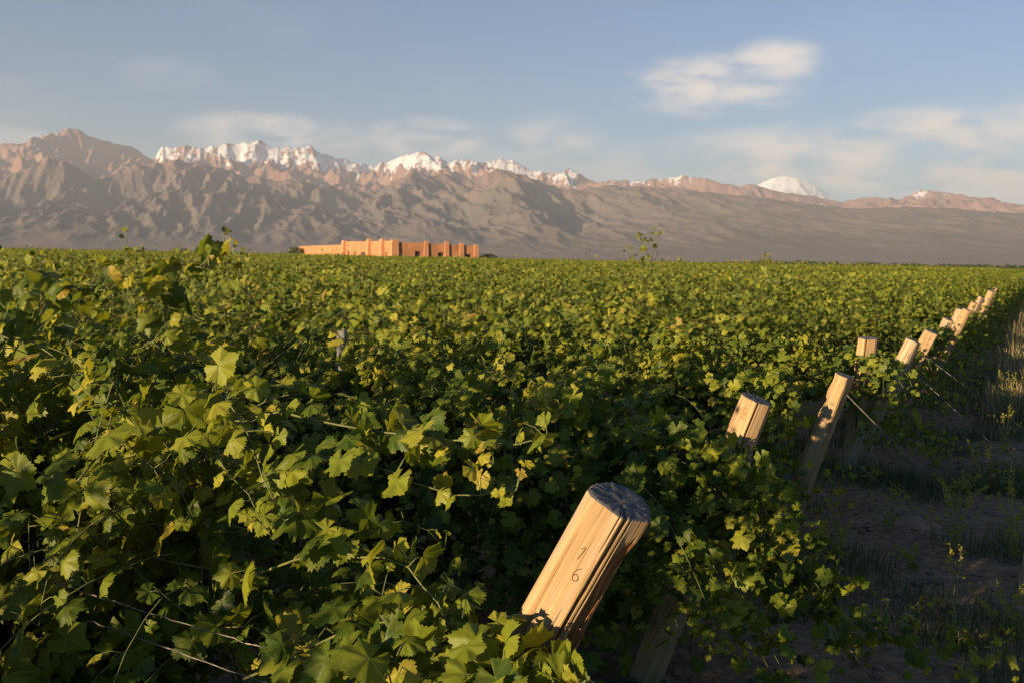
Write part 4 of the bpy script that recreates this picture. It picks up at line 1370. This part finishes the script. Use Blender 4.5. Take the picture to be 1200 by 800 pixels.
def weed(label, n_, q_, h, stems, seed, dry=0.2, spread=.12, leaf=.022, head=True, group='tall weeds by the row ends'):
    rng = np.random.RandomState(seed)
    x, y = hd(n_, q_)
    z = float(soil_height(np.array([x]), np.array([y]))[0])
    root = empty('weed', (float(x), float(y), z))
    tag(root, label, 'weed', group)
    b = rng.normal(0, .02, (stems, 3)); b[:, 2] = -.01
    e = np.stack([rng.normal(0, spread, stems), rng.normal(0, spread, stems), h * rng.uniform(.6, 1, stems)], -1)
    N = np.stack([curve_pts([b[i], (b[i] * .7 + e[i] * .3) * [1, 1, 1.3], e[i]], 12) for i in range(stems)])
    a = Acc(); tubes(a, N, .003, .0012, 4)
    link_mesh('stems', a.mesh('stems'), M_weed, root)
    l = Acc()
    leaf_on(l, 'far', N, rng, size=leaf, start=2, ytint=dry)
    if head:
        c = 16 * stems
        i = rng.randint(0, stems, c); k = rng.uniform(.72, 1.0, c)
        P = N[i, -1] + (N[i, -4] - N[i, -1]) * ((1 - k) * 3)[:, None] + rng.normal(0, .008, (c, 3))
        put_leaves(l, 'far', P, nrm(rng.normal(0, 1, (c, 3)) + [0, 0, 1.2]), nrm(rng.normal(0, 1, (c, 3))), rng.uniform(.006, .013, c), np.full(c, .88), rng)
    link_mesh('leaves', l.mesh('leaves'), M_leaf, root)


def from_px(x, y):
    """headland coordinates for a ground point"""
    v = np.array([x, y]); return float(v @ NN), float(T_END - v @ U)


for i, (gx, gy, h, st, dry, lab_) in enumerate([
    (2.35, 4.75, .62, 3, .25, 'tall thin weed with a lit leafy tip beside the anchor wire at lower right'),
    (2.15, 4.95, .36, 4, .1, 'low dark weed at the foot of the tallest weed'),
    (2.75, 4.9, .30, 3, .3, 'short seeding weed at the right edge of the foreground'),
    (3.05, 6.3, .46, 12, .35, 'pale bushy weed catching the sun at the right edge'),
    (3.42, 6.2, .62, 8, .45, 'weed with reddish seed heads at the far right edge'),
    (2.9, 7.0, .42, 6, .2, 'dark leafy weed behind the sunlit mound'),
    (2.2, 6.15, .34, 9, .3, 'patch of dry stalks at the foot of the third post'),
    (1.55, 5.6, .30, 10, .3, 'dry stalks right of the second post foot'),
    (1.75, 4.55, .28, 5, .1, 'low weed under the sprawling shoots of the second row'),
    (1.1, 3.7, .22, 6, .1, 'small weed at the bottom edge near the lit post foot'),
    (4.2, 8.2, .5, 6, .4, 'tall yellowish weed on the right verge below the far posts'),
    (5.3, 9.9, .55, 7, .4, 'bushy verge weed farther along the right edge'),
    (6.6, 12.3, .65, 8, .45, 'farthest tall verge weed in the sun')]):
    n_, q_ = from_px(gx, gy)
    weed(lab_, n_, q_, h, st, 400 + i, dry)

wr = random.Random(3)
for i in range(16):
    n_ = wr.uniform(5.2, 11); q_ = wr.uniform(.2, 1.9)
    weed('low scraggly weed scattered on the shaded soil between the post feet and the right edge', n_, q_, wr.uniform(.10, .26), wr.randint(4, 9), 900 + i, wr.uniform(.1, .45), spread=.09, leaf=.016, group='low weeds scattered on the shaded soil')

# mound put in for a sunlit soil patch, lit tone in its colour
acc = Acc()
nx_ = 26
g = np.linspace(-1, 1, nx_)
GX, GY = np.meshgrid(g, g, indexing='ij')
rr = np.sqrt(GX ** 2 + GY ** 2)
hz = .10 * np.clip(1 - rr ** 2, 0, 1) ** 1.2 * (1 + .35 * perlin(GX * 2, GY * 2, 2)) + .02 * fbm(GX * 5, GY * 5, 3, 4) * (rr < 1) - .03
i = np.arange(nx_ * nx_).reshape(nx_, nx_)
q = np.stack([i[:-1, :-1], i[1:, :-1], i[1:, 1:], i[:-1, 1:]], -1).reshape(-1, 4)
me = np_mesh('earth_mound', np.stack([GX * .30, GY * .24, hz], -1).reshape(-1, 3), [q])
o = link_mesh('earth_mound', me, plain('sunlit_earth_tone', (0.30, 0.16, 0.10), 1, .3, 6, .8, 30, .02))
o.location = (3.16, 7.15, -.02)
tag(o, 'low mound of earth coloured like a sunlit patch, among the weeds at right', 'mound')

# young shoots above the skyline, parts of vines in far rows
TS = 'tall young shoots rising above the horizon'
for i, (x, y, z1, n, lab_) in enumerate([
    (1.92, 14.5, 2.36, 2, 'left one of the pair of tall leafy shoots right of the building'),
    (2.22, 14.8, 2.40, 2, 'right one of the pair of tall leafy shoots right of the building'),
    (-3.45, 9.9, 2.20, 1, 'thin shoot above the skyline in the left quarter, just left of the adobe building'),
    (-2.9, 9.8, 2.18, 2, 'shoot with a curled tip just left of the adobe building'),
    (-3.9, 9.6, 2.20, 2, 'shoot with reddish tip leaves in the left quarter of the skyline'),
    (4.6, 17.0, 2.24, 2, 'small leafy shoot above the skyline in the right half'),
    (5.3, 19.5, 2.2, 1, 'faint shoot above the skyline right of the small leafy one')]):
    rng = np.random.RandomState(600 + i)
    root = empty('vine_shoot', (x, y, 1.2))
    tag(root, lab_, 'vine shoot', TS)
    Nn = tall_shoot(0, 0, 0, z1 - 1.2, n + 1, 700 + i)
    a = Acc(); tubes(a, Nn, .0075, .003, 5)
    link_mesh('cane', a.mesh('cane'), M_cane, root)
    l = Acc(); leaf_on(l, 'mid', Nn, rng, size=.068, start=2, ytint=.2)
    link_mesh('leaves', l.mesh('leaves'), M_leaf, root)

# ------------------------------------------------------------------ air
acc = Acc()
box(acc, -26000, 26000, -90, 36500, -3, 3350)
m = bpy.data.materials.new('haze_air')
m.use_nodes = True
m.node_tree.nodes.clear()
t = NT(m.node_tree)
pv = t.n('ShaderNodeVolumePrincipled')
pv.inputs['Color'].default_value = (0.86, 0.88, 0.95, 1)
pv.inputs['Density'].default_value = 3.2e-5
pv.inputs['Anisotropy'].default_value = 0.0
ou = t.n('ShaderNodeOutputMaterial')
t.nt.links.new(pv.outputs[0], ou.inputs['Volume'])
tag(link_mesh('haze', acc.mesh('haze', False), m), kind='stuff')
